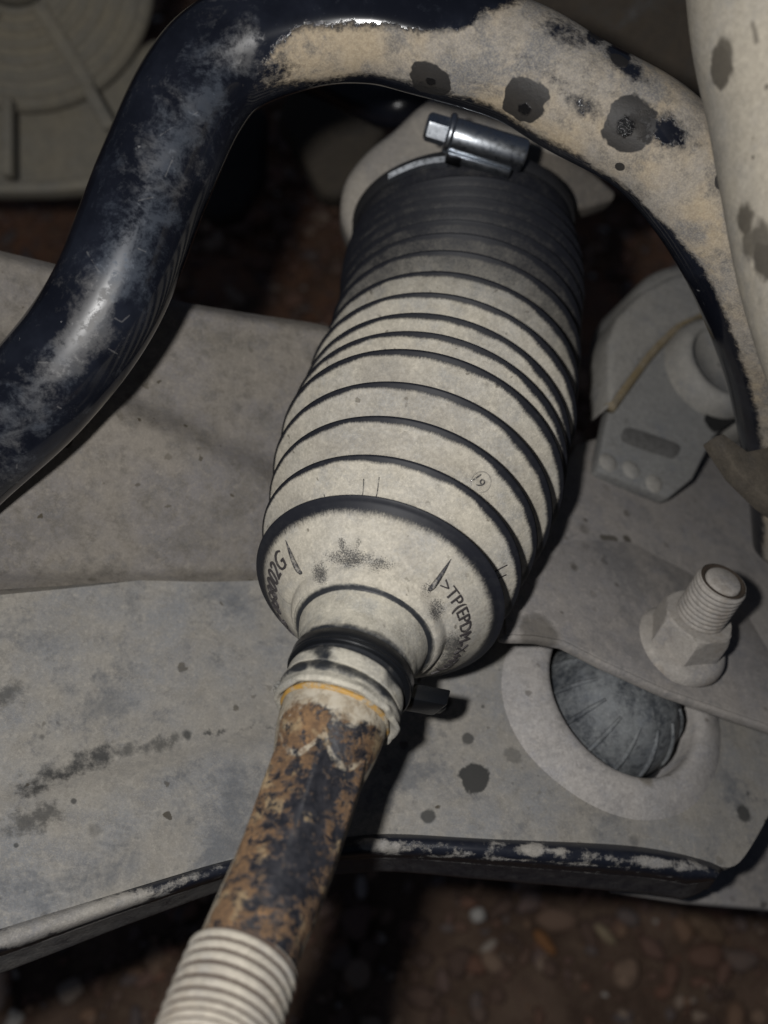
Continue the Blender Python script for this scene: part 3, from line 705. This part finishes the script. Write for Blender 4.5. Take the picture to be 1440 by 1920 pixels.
for i in range(149):
    for j in range(NV_-1):
        c_ = ga[i:i+2, j:j+2].reshape(-1, 3).mean(0)
        if not keep(c_): continue
        k = (i*NV_+j, i*NV_+j+1, (i+1)*NV_+j+1, (i+1)*NV_+j); fa.append(k[::-1]); fa.append(tuple(x_+nfv for x_ in k))
def rimf(seq):
    for a_, b_ in zip(seq[:-1], seq[1:]): fa.append((a_, b_, b_+nfv, a_+nfv))
rimf([i*NV_ for i in range(150)]); rimf([i*NV_+NV_-1 for i in range(149, -1, -1)]); rimf([149*NV_+j for j in range(NV_)]); rimf([j for j in range(NV_-1, -1, -1)])
ARMB = px(400, 1400, darm(400, 1400))
arm = thing('control_arm', 'wide pressed steel lower control arm coated in pale grey dust', 'control arm', ARMB)
def ap(x, y): return L(px(x, y, darm(x, y)), ARMB)
sp_ = [(ap(889, 1460), .0041, .95, .14), (ap(802, 1531), .0020, .85, .3), (ap(878, 1386), .0017, .8, .3), (ap(962, 1418), .0026, .4, .3), (ap(1393, 1525), .0027, .85, .4), (ap(1190, 1575), .0018, .4, .5), (ap(834, 1318), .0022, .95, .4),
       (ap(352, 1377), .0015, .85, .4), (ap(228, 1413), .0012, .8, .5), (ap(177, 1558), .0020, .35, .5), (ap(80, 1380), .0009, .6, .5), (ap(95, 1117), .0012, .5, .5), (ap(296, 1530), .0012, .5, .5), (ap(174, 1204), .0009, .9, .4), (ap(385, 1202), .0008, .85, .4), (ap(397, 1124), .0005, .8, .4),
       (ap(30, 1586), .0007, .8, .4), (ap(46, 1673), .0008, .6, .4), (ap(60, 1702), .0009, .7, .4), (ap(138, 1503), .0008, .8, .4), (ap(350, 1593), .0008, .8, .4), (ap(285, 1567), .0006, .8, .4), (ap(214, 1562), .0007, .6, .4), (ap(700, 1380), .0008, .6, .4), (ap(905, 1325), .0007, .7, .4), (ap(960, 1470), .0006, .7, .4), (ap(1008, 1456), .0005, .7, .4)]
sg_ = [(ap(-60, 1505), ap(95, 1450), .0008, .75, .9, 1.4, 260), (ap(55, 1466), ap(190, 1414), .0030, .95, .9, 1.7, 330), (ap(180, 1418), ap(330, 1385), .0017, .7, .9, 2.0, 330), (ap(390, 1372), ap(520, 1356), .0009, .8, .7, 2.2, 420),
       (ap(214, 1128), ap(225, 1170), .0007, .75, .8, .8, 500), (ap(225, 1170), ap(212, 1206), .0007, .7, .8, .8, 500), (ap(40, 1545), ap(95, 1520), .0032, .75, .9, 1.9, 330), (ap(240, 1082), ap(480, 1076), .0020, .9, .9, 1.6, 300), (ap(-60, 1118), ap(60, 1108), .0022, .85, .8, 1.2, 300), (ap(330, 1130), ap(345, 1175), .0007, .5, .9, 1.5, 500), (ap(20, 1300), ap(-40, 1330), .0030, .7, 1.0, 1.8, 330), (ap(165, 1204), ap(178, 1196), .0010, .85, .6, 1.0, 500), (ap(400, 1095), ap(420, 1120), .0022, .45, .9, 1.6, 330), (ap(-20, 1125), ap(25, 1126), .0012, .6, .8, 1.0, 330)]  # smears; the strokes along the arm's top edge are painted gap shade
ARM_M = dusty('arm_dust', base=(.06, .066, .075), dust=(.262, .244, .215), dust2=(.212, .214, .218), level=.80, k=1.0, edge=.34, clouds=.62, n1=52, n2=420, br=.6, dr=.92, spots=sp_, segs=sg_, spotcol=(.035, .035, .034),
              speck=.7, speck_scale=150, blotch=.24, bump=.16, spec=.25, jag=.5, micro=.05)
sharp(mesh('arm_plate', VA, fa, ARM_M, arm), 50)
# rolled lip along the lower edge
lp = resample(np.array([(-160, 1795), (-60, 1762), (100, 1712), (250, 1665), (420, 1615), (540, 1590), (640, 1575), (740, 1567), (900, 1574), (1140, 1588), (1250, 1602), (1330, 1622), (1352, 1634)], float), 130)
w_ = np.interp(lp[:, 0], [-100, 0, 200, 415, 640, 900, 1150, 1300, 1352], [80, 76, 62, 50, 62, 72, 80, 74, 40])
prof_l = [(-6, 1.2), (0, -1.5), (.08, -3.2), (.22, -4.4), (.38, -4.4), (.5, -3.2), (.56, -1.2), (.60, 3.0), (.78, 8.0), (1.0, 13.0), (.98, 15.0), (.5, 12), (0., 6)]
ga2 = np.zeros((130, len(prof_l), 3))
for i in range(130):
    t = lp[min(i+1, 129)]-lp[max(i-1, 0)]; nn_ = np.array([-t[1], t[0]])/np.hypot(*t)
    if nn_[1] < 0: nn_ = -nn_
    d0_ = darm(*lp[i])
    for j, (o_, dz) in enumerate(prof_l):
        p = lp[i]+nn_*((o_*w_[i]) if o_ >= 0 else o_); ga2[i, j] = px(p[0], p[1], d0_+dz)
gl = resample(ga2[0], 40); GL = np.zeros((130, 44, 3))
for i in range(130): GL[i] = resample(ga2[i], 44)
fl = grid_faces(130, 44, True)
ql = proj(GL); jj = np.arange(44)
dl = np.full((130, 44), .16); dl[:, 17:36] = .80; al = np.ones((130, 44)); al[:, 17:36] = np.interp(lp[:, 0], [0, 430, 640, 760, 1100, 1300], [.42, .36, .34, .16, .14, .24])[:, None]
tt = np.linspace(0, 1, 44)[None]
for bl, v in (((60, 1740, 90, 26, -.3), .8), ((170, 1712, 70, 22, -.3), .9), ((240, 1690, 70, 18, -.3), .6), ((360, 1645, 60, 10, -.3), .35), ((730, 1588, 40, 14, 0), .8), ((1000, 1592, 34, 11, 0), .9), ((1055, 1596, 22, 9, 0), .6), ((1225, 1618, 30, 13, .1), .9), ((1285, 1622, 40, 12, .1), .6), ((1240, 1660, 60, 12, .1), .25), ((800, 1586, 30, 10, 0), .3), ((880, 1600, 40, 6, 0), .35), ((930, 1583, 30, 7, 0), .35), ((1110, 1606, 40, 9, .1), .3), ((690, 1580, 20, 10, 0), .7), ((1160, 1612, 30, 8, .1), .3), ((960, 1612, 60, 3, .05), .5), ((1100, 1622, 70, 3, .06), .45), ((820, 1606, 60, 3, 0), .4)):
    dl = dl+blob(ql, *bl)*v
mesh('rolled_lip', GL.reshape(-1, 3), [f[::-1] for f in fl]+[tuple(range(44)), tuple(129*44+j for j in range(43, -1, -1))], dusty('lip_black', base=(.012, .014, .022), dust=(.30, .28, .25), attr='dust', amt='amt', k=1.7, edge=.2, n1=230, n2=700, br=.34, speck=.3, bump=.5, spec=.45), arm,
     attrs={'dust': dl.reshape(-1), 'amt': al.reshape(-1)})
# bushing eye
EYE_M = dusty('eye_dust', base=(.06, .06, .065), dust=(.35, .328, .308), dust2=(.29, .282, .28), level=.86, k=.7, edge=.26, n1=60, n2=420, speck=.4, speck_scale=170, blotch=.2, bump=.2, spec=.25,
              spots=[(L(px(1205, 1462, plane_depth(N2, HC+N2*2.5)(1205, 1462)), ARMB), .0030, .6, .25), (L(px(1010, 1330, plane_depth(N2, HC+N2*1.5)(1010, 1330)), ARMB), .0022, .3, .6)], spotcol=(.15, .13, .10), clouds=.3)
Pq, fq = lathe(HC-N2*2, N2, [(39.5, -3), (37.5, .4), (34.6, 3.0), (31.2, 5.0), (28.2, 6.0), (26.2, 6.2), (25.0, 5.8), (24.3, 4.8), (24.0, 3.5), (23.8, -11), (0.5, -11)], 96)
mesh('bushing_eye', Pq, fq, EYE_M, arm)
BR_M = dusty('rubber_grey', base=(.035, .04, .048), dust=(.17, .178, .18), level=.56, k=1.1, n1=70, n2=400, speck=.1, br=.38, dr=.7, spec=.5, blotch=.2)
bush = None
Pq, fq = lathe(HC-N2*2, N2, [(20.6, -7.4), (21.2, -5.5), (21.3, -3.5), (20.9, -1), (20.1, 2), (18.8, 5), (16.9, 8.3), (14.4, 11.2), (11.2, 13.6), (6, 15.2), (1, 15.6)], 96, cap1=True)
bush = mesh('bushing', Pq, fq, BR_M, arm)
Pq, fq = lathe(HC-N2*2, N2, [(23.7, -10.8), (23.2, -7.5), (22.4, -6.6), (21.6, -6.8), (21.2, -7.6), (20.4, -7.0), (19, -6.5)], 96); mesh('collar', Pq, fq, BLK, bush)
a, u, v = frame(N2)
for k in range(14):
    t = k*2*np.pi/14+.12; rad = math.cos(t)*u+math.sin(t)*v
    pc = np.array([HC-N2*2+rad*r_+N2*h for r_, h in ((21.5, -3.8), (21.1, -1), (20.3, 2), (18.9, 5.1), (16.6, 8.8), (13.6, 12.0))])
    Pq, fq = sweep(pc, tangents(pc), [.4, .65, .75, .8, .75, .5], 8, True, True); mesh('rib', Pq, fq, BR_M, bush)

# ================================================================= SUBFRAME (upper plate, ears)
SFB = px(300, 850, 305)
sub = thing('subframe', 'dust covered pressed steel subframe plate behind the control arm', 'subframe', SFB)
SUB_M = dusty('subframe_dust', base=(.05, .048, .045), dust=(.20, .18, .155), dust2=(.168, .158, .157), clouds=.4, cloudcol=(.085, .078, .066), level=.78, k=1.1, edge=.28, n1=58, n2=380, speck=.75, speck_scale=170, blotch=.36, bump=.18, micro=.06, spec=.22,
              spots=[(L(px(449, 808, 299), SFB), .0013, .95, .4), (L(px(312, 808, 300), SFB), .0009, .6, .5), (L(px(480, 805, 300), SFB), .0012, .5, .6), (L(px(216, 1010, 304), SFB), .0011, .6, .5), (L(px(86, 993, 304), SFB), .0008, .7, .5), (L(px(345, 675, 303), SFB), .0009, .7, .5), (L(px(375, 760, 301), SFB), .0008, .7, .5),
                     (L(px(530, 630, 306), SFB), .0015, .4, .5), (L(px(220, 1061, 305), SFB), .0007, .6, .5), (L(px(288, 750, 301), SFB), .0006, .7, .5)],
              segs=[(L(px(455, 645, 304), SFB), L(px(450, 690, 303), SFB), .0010, .7, .8, 1.2, 500)])
topS = resample(np.array([(-160, 430), (0, 470), (140, 505), (320, 560), (460, 586), (600, 608), (720, 640), (860, 690)], float), 90)
botS = resample(np.array([(-160, 1150), (0, 1150), (140, 1150), (320, 1140), (460, 1135), (600, 1150), (720, 1150), (860, 1150)], float), 90)
def dsub(x, y):
    b_ = 300+.020*abs(y-800)-.046*max(0, 600-x)
    fold = 735+(x-200)*.46; w = (y-fold)/14.0
    b_ += -9.0/(1+math.exp(-max(-30, min(30, w))))+.8*math.exp(-w*w*.25)
    b_ += 8*max(0, (y-1070)/60)
    return b_+.7*math.sin(x*.013)+.5*math.sin(y*.015+x*.006)
gs = np.zeros((90, 80, 3))
for i in range(90):
    for j in range(80):
        t = j/79; p = topS[i]*(1-t)+botS[i]*t; gs[i, j] = px(p[0], p[1], dsub(*p)+5*max(0, 1-t/.03)**2)
back = gs.copy(); back[..., 2] -= 3.0
VS = np.concatenate([gs.reshape(-1, 3), back.reshape(-1, 3)]); ns = 90*80; fs = []
for i in range(89):
    for j in range(79):
        k = (i*80+j, i*80+j+1, (i+1)*80+j+1, (i+1)*80+j); fs.append(k); fs.append(tuple(x_+ns for x_ in k[::-1]))
for seq in ([i*80 for i in range(90)], [i*80+79 for i in range(89, -1, -1)], [89*80+j for j in range(80)], [j for j in range(79, -1, -1)]):
    for a_, b_ in zip(seq[:-1], seq[1:]): fs.append((a_, a_+ns, b_+ns, b_))
sharp(mesh('upper_plate', VS, fs, SUB_M, sub), 50)
# ear plate carrying the bolt
NE = np.array([.45, .60, .66]); NE /= np.linalg.norm(NE); PE = px(1270, 1215, 300); de = plane_depth(NE, PE)
EAR_M = dusty('ear_dust', base=(.055, .053, .05), dust=(.285, .262, .240), dust2=(.245, .232, .226), clouds=.35, level=.84, k=.9, edge=.28, n1=50, n2=420, speck=.55, speck_scale=120, blotch=.2, bump=.14, micro=.05, spec=.22,
              spots=[(L(px(1073, 1066, de(1073, 1066)), SFB), .0018, .7, .6), (L(px(1176, 1011, de(1176, 1011)), SFB), .0017, .85, .4), (L(px(1152, 1099, de(1152, 1099)), SFB), .0013, .8, .4), (L(px(1050, 1152, de(1050, 1152)), SFB), .0010, .85, .4), (L(px(1095, 992, de(1095, 992)), SFB), .0022, .45, .6), (L(px(1010, 1190, de(1010, 1190)), SFB), .0065, .55, .3),
                     (L(px(1036, 1108, de(1036, 1108)), SFB), .0011, .35, .5), (L(px(1130, 1047, de(1130, 1047)), SFB), .0012, .4, .6), (L(px(1250, 1022, de(1250, 1022)), SFB), .0013, .4, .6), (L(px(1098, 975, de(1098, 975)), SFB), .0010, .7, .5)],
              segs=[(L(px(1130, 1008, de(1130, 1008)), SFB), L(px(1152, 1010, de(1152, 1010)), SFB), .0013, .8, .5, .8, 500)], spotcol=(.06, .052, .04))
slab('ear_plate', [(945, 1196), (1010, 1198), (1060, 1207), (1130, 1243), (1250, 1298), (1380, 1343), (1460, 1370), (1560, 1400), (1580, 1100), (1560, 860), (1400, 830), (1200, 800), (1080, 830), (1000, 1000), (930, 1150)], de, 3.4, EAR_M, sub, bevel=1.1, segs=3, nrm=NE)
dl2 = plane_depth(N2, px(1400, 1650, 336))
slab('lower_ear', [(1150, 1668), (1290, 1690), (1440, 1703), (1580, 1715), (1600, 1300), (1450, 1250), (1300, 1400), (1180, 1600)], dl2, 4, EAR_M, sub, bevel=1.2, segs=3, nrm=N2)
# washer-plate step on the ear
slab('step_plate', [(1000, 1035), (1080, 1012), (1180, 1015), (1290, 1072), (1400, 1150), (1440, 1220), (1600, 1260), (1600, 1405), (1460, 1363), (1380, 1336), (1250, 1291), (1130, 1236), (1060, 1200), (1005, 1190), (950, 1188), (945, 1120)], plane_depth(NE, PE+NE*.9), .85, EAR_M, sub, bevel=.4, nrm=NE)

# ================================================================= BOLT
blt = thing('mounting_bolt', 'dust caked threaded bolt end standing up through a hex nut on the subframe ear', 'bolt', px(1270, 1212, de(1270, 1212)))
BOLT_M = dusty('bolt_dust', base=(.07, .06, .05), dust=(.33, .305, .275), dust2=(.29, .272, .255), clouds=.45, cloudcol=(.19, .145, .10), level=.92, k=.6, edge=.25, n1=120, n2=600, speck=.2, blotch=.2, bump=.25, spec=.25)
c0 = px(1266, 1216, de(1266, 1216))+NE*2.0
aB = px(1367, 1075, 279)-c0; aB /= np.linalg.norm(aB)
Pq, fq = lathe(c0, aB, [(13.6, -1.2), (13.4, .6), (12.8, 1.6), (12.0, 2.3), (9.5, 3.0)], 64, cap1=True); mesh('washer', Pq, fq, BOLT_M, blt)
def hexr(r_, h, t):
    k = round(t/(math.pi/3)); hx = 9.3/math.cos(t-k*math.pi/3)
    return min(hx, r_)
Pq, fq = lathe(c0, aB, [(10.9, 2.4), (10.9, 9.6), (10.4, 11.0), (9.8, 12.0), (9.2, 12.4), (6.0, 12.6)], 96, cap1=True, mod=hexr); sharp(mesh('nut', Pq, fq, BOLT_M, blt), 25)
hh = np.linspace(11, 26.5, 120); Rb = []
MT2 = 64; t2 = np.arange(MT2)*2*np.pi/MT2
phb = hh[:, None]/1.5-t2[None]/(2*np.pi); Rb = 6.55+.36*np.abs(np.cos(np.pi*phb)); Rb = Rb*np.interp(hh, [11, 25.2, 26.5], [1, 1, .93])[:, None]
Pq, fq = sweep([c0+aB*h for h in hh], [aB]*len(hh), Rb, MT2); mesh('stud', Pq, fq, BOLT_M, blt)
Pq, fq = lathe(c0, aB, [(4.9, 25.2), (4.8, 26.6), (4.3, 27.0), (.3, 27.1)], 48, cap1=True); mesh('stud_tip', Pq, fq, BOLT_M, blt)
Pq, fq = lathe(c0, aB, [(6.25, 26.4), (5.8, 26.7), (5.0, 26.0), (4.8, 25.0)], 48); mesh('tip_groove', Pq, fq, plain('dark_groove', (.045, .032, .022), .9), blt)  # groove ring given a darker colour than the stud

# ================================================================= BUSHING BRACKET (right, beyond the boot)
NB = np.array([.34, .36, .87]); NB /= np.linalg.norm(NB); PBk = px(1335, 695, 361); db = plane_depth(NB, PBk)
brk = thing('bushing_bracket', 'dusty grey bracket with rounded bushing housing right of the boot', 'bracket', PBk)
BK_M = dusty('bracket_dust', base=(.05, .05, .052), dust=(.26, .248, .225), dust2=(.235, .23, .22), level=.88, k=.7, edge=.28, n1=60, n2=420, speck=.3, blotch=.2, bump=.2, spec=.2)
GOLD = dusty('bracket_seam', base=(.20, .155, .085), dust=(.24, .20, .14), level=.5, k=1.0, n1=120, speck=0)
Pq, fq = lathe(px(1345, 640, 377), NB, [(34, -30), (34, -6), (32.5, -2), (29, 0), (.5, 1)], 72, cap1=True); mesh('housing', Pq, fq, BK_M, brk)
pth = [(1142, 766), (1175, 720), (1220, 660), (1270, 612), (1330, 583), (1420, 575)]
slab('strap', [(1142, 640), (1160, 592), (1205, 545), (1262, 515), (1335, 500), (1430, 505)]+pth[::-1], plane_depth(NB, PBk+NB*3.0), 14, BK_M, brk, bevel=2.2, segs=4, nrm=NB)
sp3 = resample(np.array([px(x, y, plane_depth(NB, PBk+NB*.6)(x, y)) for x, y in pth]), 50); Pq, fq = sweep(sp3, tangents(sp3), np.full(50, 2.0), 10, True, True); mesh('seam', Pq, fq, GOLD, brk)
PL_M = dusty('plate_dust', base=(.05, .052, .056), dust=(.195, .192, .184), dust2=(.17, .172, .17), level=.88, k=.7, edge=.28, n1=60, n2=420, speck=.3, blotch=.2, bump=.2, spec=.2)
Pq, fq = lathe(PBk, NB, [(18.6, -2), (18.0, 1.5), (17, 5.5), (15.6, 7.6), (13.6, 8.2), (12.4, 7.4), (11.8, 4), (.5, 4)], 72); mesh('bushing', Pq, fq, BK_M, brk)
slab('foot_plate', [(1120, 882), (1130, 830), (1142, 770), (1175, 720), (1220, 655), (1270, 606), (1330, 580), (1430, 570), (1430, 720), (1395, 760), (1338, 822), (1300, 898), (1256, 934), (1180, 905)], plane_depth(NB, PBk+NB*(-.5)), 6, PL_M, brk, bevel=1.2, segs=3, nrm=NB)
slab('foot_slot', [(1166, 818), (1172, 803), (1190, 803), (1268, 830), (1276, 845), (1264, 858), (1250, 856), (1174, 830)], plane_depth(NB, PBk+NB*(-.05)), 1.4, plain('slot_rim', (.105, .102, .098), .9), brk, bevel=.4, nrm=NB, smooth_pts=40)
for (x, y) in ((1142, 866), (1185, 880), (1228, 905)):
    p = px(x, y, db(x, y))-NB*.6; Pq, fq = lathe(p, NB, [(3.2, 0), (2.8, .4), (1.6, .8), (.3, .9)], 24, cap1=True); mesh('rivet_bump', Pq, fq, BK_M, brk)
slab('gap_shade_patch', [(1322, 786), (1330, 760), (1352, 738), (1392, 732), (1398, 770), (1350, 806), (1336, 806)], plane_depth(NB, PBk+NB*.3), .7, plain('gap_shade_black', (.006, .006, .006), .95), brk, smooth_pts=40, bevel=.2, nrm=NB)  # flat black slab painting the shaded gap between bushing and bar
# clamp holding the far end of the bar
CL_M = dusty('clamp_dust', base=(.05, .042, .032), dust=(.085, .072, .056), level=.7, k=1.0, n1=60, speck=.4, blotch=.4)
dc_ = plane_depth((.3, .35, .88), px(1400, 870, 280))
tag(slab('bar_clamp', [(1340, 818), (1356, 812), (1402, 846), (1440, 838), (1520, 800), (1540, 1010), (1440, 940), (1385, 886)], dc_, 6, CL_M, None, base=px(1400, 870, 300), bevel=.5, nrm=(.3, .35, .88)), 'brown dusty clamp plate holding the far end of the bar at the right edge', 'clamp')

# ================================================================= STRUT at the right edge
STB = px(1640, 300, 205)
stc = resample(np.array([px(*p) for p in ((1585, -190, 205), (1601, 0, 205), (1632, 146, 205), (1656, 277, 205), (1686, 437, 205), (1714, 540, 205), (1752, 650, 206), (1820, 790, 208))]), 120)
Pq, fq = sweep(stc, tangents(stc), np.full(120, 30.5), 96, True, True)
qs = proj(Pq)
def stp(x, y):
    dd = np.hypot(qs[:, 0]-x, qs[:, 1]-y); k = np.argwhere(dd < 14)[:, 0]
    if len(k) == 0: k = np.array([int(np.argmin(dd))])
    return L(Pq[k[int(np.argmax(Pq[k, 2]))]], STB)
STR_M = dusty('strut_dust', base=(.05, .047, .042), dust=(.325, .293, .238), dust2=(.285, .268, .24), level=.92, k=.7, edge=.28, clouds=.22, cloudcol=(.17, .155, .13), n1=60, n2=380, speck=.25, speck_scale=150, blotch=.15, bump=.22, spec=.2,
              spots=[(stp(1340, 128), .0040, .85, .25), (stp(1350, 100), .0028, .8, .4), (stp(1388, 420), .0034, .85, .35), (stp(1424, 480), .0042, .88, .3), (stp(1416, 450), .0034, .8, .4), (stp(1400, 470), .0034, .75, .5), (stp(1405, 305), .0005, .8, .4), (stp(1432, 175), .0006, .7, .5)],
              segs=[(stp(1402, 50), stp(1408, 85), .0006, .6, .8, .8, 500)], spotcol=(.05, .043, .034), jag=.5)
o = mesh('suspension_strut', Pq, fq, STR_M, base=STB, attrs=None)
tag(o, 'thick cream dusty suspension strut rising along the right edge', 'strut')

# ================================================================= RACK HOUSING behind the hose clamp
RKB = px(880, 330, 352); NR = np.array([.05, -.05, 1.0])
rk = thing('rack_housing', 'pale dusty cast steering rack housing behind the hose clamp', 'steering rack', RKB)
RK_M = dusty('rack_dust', base=(.06, .055, .05), dust=(.335, .305, .262), level=.95, k=.5, edge=.28, n1=50, n2=420, speck=.2, blotch=.1, bump=.18, spec=.25)
slab('casting', [(668, 470), (645, 425), (638, 385), (650, 330), (690, 278), (738, 240), (790, 192), (860, 150), (960, 150), (1060, 200), (1110, 290), (1050, 420), (900, 500)], plane_depth(NR, RKB), 26, RK_M, rk, smooth_pts=80, bevel=5, segs=5, nrm=NR)
slab('flange', [(960, 250), (1090, 300), (1160, 362), (1150, 374), (1110, 386), (1085, 392), (1020, 430), (930, 380)], plane_depth((.1, .1, 1), px(1050, 350, 352)), 12, dusty('flange_dust', dust=(.16, .14, .115), level=.85, k=.7, n1=60, speck=.2), rk, bevel=2.0, segs=3, nrm=(.1, .1, 1))

# ================================================================= HOSE CLAMP (worm drive)
hc = thing('hose_clamp', 'bright steel worm drive hose clamp on the far end of the boot', 'hose clamp', bc(147))
m = NT('zinc_steel'); f1 = m.noise(700, 4, .65)
STEEL = m.done(m.mix(m.step(f1, .4, .7), (.66, .70, .75), (.40, .42, .45)), m.step(f1, .3, .7, .26, .42), m.bump(f1, .12, .0003), 1.0)
sB = 149.8; a, u, v = frame(bdir(sB)); cB = bc(sB)
Pq, fq = lathe(cB, a, [(34.9, -2.2), (35.5, -2.2), (35.8, -1.7), (35.8, 1.7), (35.5, 2.2), (34.9, 2.2)], 120); sharp(mesh('band', Pq, fq, plain('dull_steel', (.07, .07, .075), .5, .6), hc), 40)
P1, P2 = px(806, 238, 303), px(984, 292, 306); ax_ = (P2-P1)/np.linalg.norm(P2-P1)
up_ = np.array([0, .55, .83]); up_ -= ax_*(up_ @ ax_); up_ /= np.linalg.norm(up_); sd_ = np.cross(ax_, up_)
def hx(r_, h, t):
    k = round(t/(math.pi/3)); return min(r_, 3.55/math.cos(t-k*math.pi/3))
Pq, fq = lathe(P1, ax_, [(.2, -1.2), (3.2, -1.2), (4.0, -.6), (4.1, 0), (4.1, 5.6)], 48, mod=hx); sharp(mesh('hex_head', Pq, fq, STEEL, hc), 30)
Pq, fq = lathe(P1, ax_, [(3.0, 4.8), (5.2, 5.0), (5.6, 5.5), (5.6, 6.2), (5.2, 6.8), (4.4, 7.0)], 48); mesh('collar', Pq, fq, STEEL, hc)
lc = np.linalg.norm(P2-P1)
Pq, fq = lathe(P1+up_*.0, ax_, [(4.2, 6.6), (4.6, 7.0), (4.7, 8), (4.7, lc-1), (4.4, lc-.2), (3.4, lc+.1), (3.1, lc-.4), (.2, lc-.4)], 48); sharp(mesh('screw_barrel', Pq, fq, STEEL, hc), 35)
box('saddle', (P1+P2)/2+ax_*2.0-up_*4.6, ax_, sd_, up_, lc-9, 9.5, 3.0, STEEL, hc, .7)
box('tab', P1+ax_*9-up_*5.0+sd_*0, ax_, sd_, up_, 4.5, 10.5, 3.4, plain('dark_steel', (.10, .10, .11), .35, 1.0), hc, .6)
Pq, fq = lathe(P1+ax_*9.5-up_*2.0+np.array([0, -.5, 4.6]), np.array([0, .1, 1.]), [(1.3, -.8), (1.3, .2), (.9, .7), (.1, .8)], 20, cap1=True); mesh('rivet', Pq, fq, STEEL, hc)
# loose band tail
tail = []
for t in np.linspace(0, 1, 14):
    p = px(728+t*112, 331-33*t-14*math.sin(t*math.pi)*.55, 312-6*t); tail.append(p)
tail = np.array(tail); Vt = []; 
for p in tail:
    for o_ in (np.array([0, -.75, 0]), np.array([0, .75, .25]), np.array([.2, 1.2, -6.4]), np.array([.2, -.3, -6.6])): Vt.append(p+o_)
ft_ = []
for i in range(len(tail)-1):
    for k in range(4): ft_.append((i*4+k, i*4+(k+1) % 4, (i+1)*4+(k+1) % 4, (i+1)*4+k))
ft_ += [(0, 1, 2, 3)[::-1], tuple((len(tail)-1)*4+k for k in range(4))]
sharp(mesh('band_tail', Vt, ft_, STEEL, hc), 40)

# ================================================================= DARK THINGS DEEPER IN
gb = thing('gearbox_casing', 'dim ribbed gearbox casing in the upper left corner', 'gearbox', px(20, -70, 480))
GB_M = dusty('gearbox_dust', base=(.04, .036, .028), dust=(.29, .26, .20), dust2=(.25, .235, .20), level=.9, k=.6, n1=30, n2=200, speck=.1, blotch=.2)
NG = np.array([.25, -.35, .9]); NG /= np.linalg.norm(NG); CG = px(20, -72, 480)
pg = [(64, -30), (64, -4), (62, -1), (59, 0)]
r_ = 58.0
while r_ > 22:
    pg += [(r_, 0), (r_-1.8, 4.6), (r_-3.4, 4.6), (r_-5.4, 0)]; r_ -= 7.0
pg += [(20, 1), (1, 1.5)]
Pq, fq = lathe(CG, NG, pg, 96); mesh('end_cover', Pq, fq, GB_M, gb)
a, u, v = frame(NG)
def gdir(x, y):
    p = px(x, y, 480)-CG; p -= NG*(p @ NG); return p/np.linalg.norm(p)
for (x, y) in ((142, 120), (-60, 150)):
    g_ = gdir(x, y); box('rib', CG+g_*40+NG*2.5, g_, np.cross(NG, g_), NG, 40, 6.5, 8, GB_M, gb, 1.2)
slab('lower_case', [(-100, 190), (40, 190), (160, 150), (250, 90), (300, 60), (270, 180), (215, 290), (185, 345), (60, 350), (-100, 350)], plane_depth((.1, -.1, 1), px(80, 260, 525)), 30, GB_M, gb, bevel=5, segs=4, nrm=(.1, -.1, 1))
box('web', px(188, 205, 492), px(208, 240, 492)-px(165, 165, 492), np.array([1, .5, 0]), np.array([0, 0, 1.]), 22, 6, 8, GB_M, gb, 1.2)
box('web', px(16, 260, 492), np.array([0, 1., 0]), np.array([1., 0, 0]), np.array([0, 0, 1.]), 36, 5, 8, GB_M, gb, 1.2)
slab('case_flange', [(-100, 340), (90, 338), (190, 326), (186, 352), (90, 360), (-100, 362)], plane_depth((0, 0, 1), px(80, 350, 482)), 14, GB_M, gb, bevel=2, nrm=(0, 0, 1))
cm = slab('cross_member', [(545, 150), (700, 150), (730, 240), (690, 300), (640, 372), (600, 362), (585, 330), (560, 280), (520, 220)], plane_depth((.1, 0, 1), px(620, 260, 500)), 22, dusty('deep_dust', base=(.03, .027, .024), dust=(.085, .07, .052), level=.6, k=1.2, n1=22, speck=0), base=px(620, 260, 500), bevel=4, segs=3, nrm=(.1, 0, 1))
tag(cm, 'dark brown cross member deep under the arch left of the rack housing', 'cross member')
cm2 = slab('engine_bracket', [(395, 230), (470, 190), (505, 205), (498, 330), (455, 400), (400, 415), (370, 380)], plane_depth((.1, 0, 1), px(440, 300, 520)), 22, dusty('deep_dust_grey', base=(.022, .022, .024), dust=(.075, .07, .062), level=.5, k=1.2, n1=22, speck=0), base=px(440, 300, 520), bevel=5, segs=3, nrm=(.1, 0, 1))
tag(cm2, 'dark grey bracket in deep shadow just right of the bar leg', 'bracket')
hs = resample(np.array([px(*p) for p in ((540, 120, 440), (620, 150, 425), (690, 185, 415), (740, 198, 408), (800, 170, 410), (860, 120, 420))]), 60)
Pq, fq = sweep(hs, tangents(hs), np.full(60, 8.5), 32, True, True)
tag(mesh('rubber_hose', Pq, fq, plain('hose_rubber', (.010, .011, .016), .25, n=200), base=px(740, 198, 408)), 'shiny black hose crossing under the arch beside the rack housing', 'hose')
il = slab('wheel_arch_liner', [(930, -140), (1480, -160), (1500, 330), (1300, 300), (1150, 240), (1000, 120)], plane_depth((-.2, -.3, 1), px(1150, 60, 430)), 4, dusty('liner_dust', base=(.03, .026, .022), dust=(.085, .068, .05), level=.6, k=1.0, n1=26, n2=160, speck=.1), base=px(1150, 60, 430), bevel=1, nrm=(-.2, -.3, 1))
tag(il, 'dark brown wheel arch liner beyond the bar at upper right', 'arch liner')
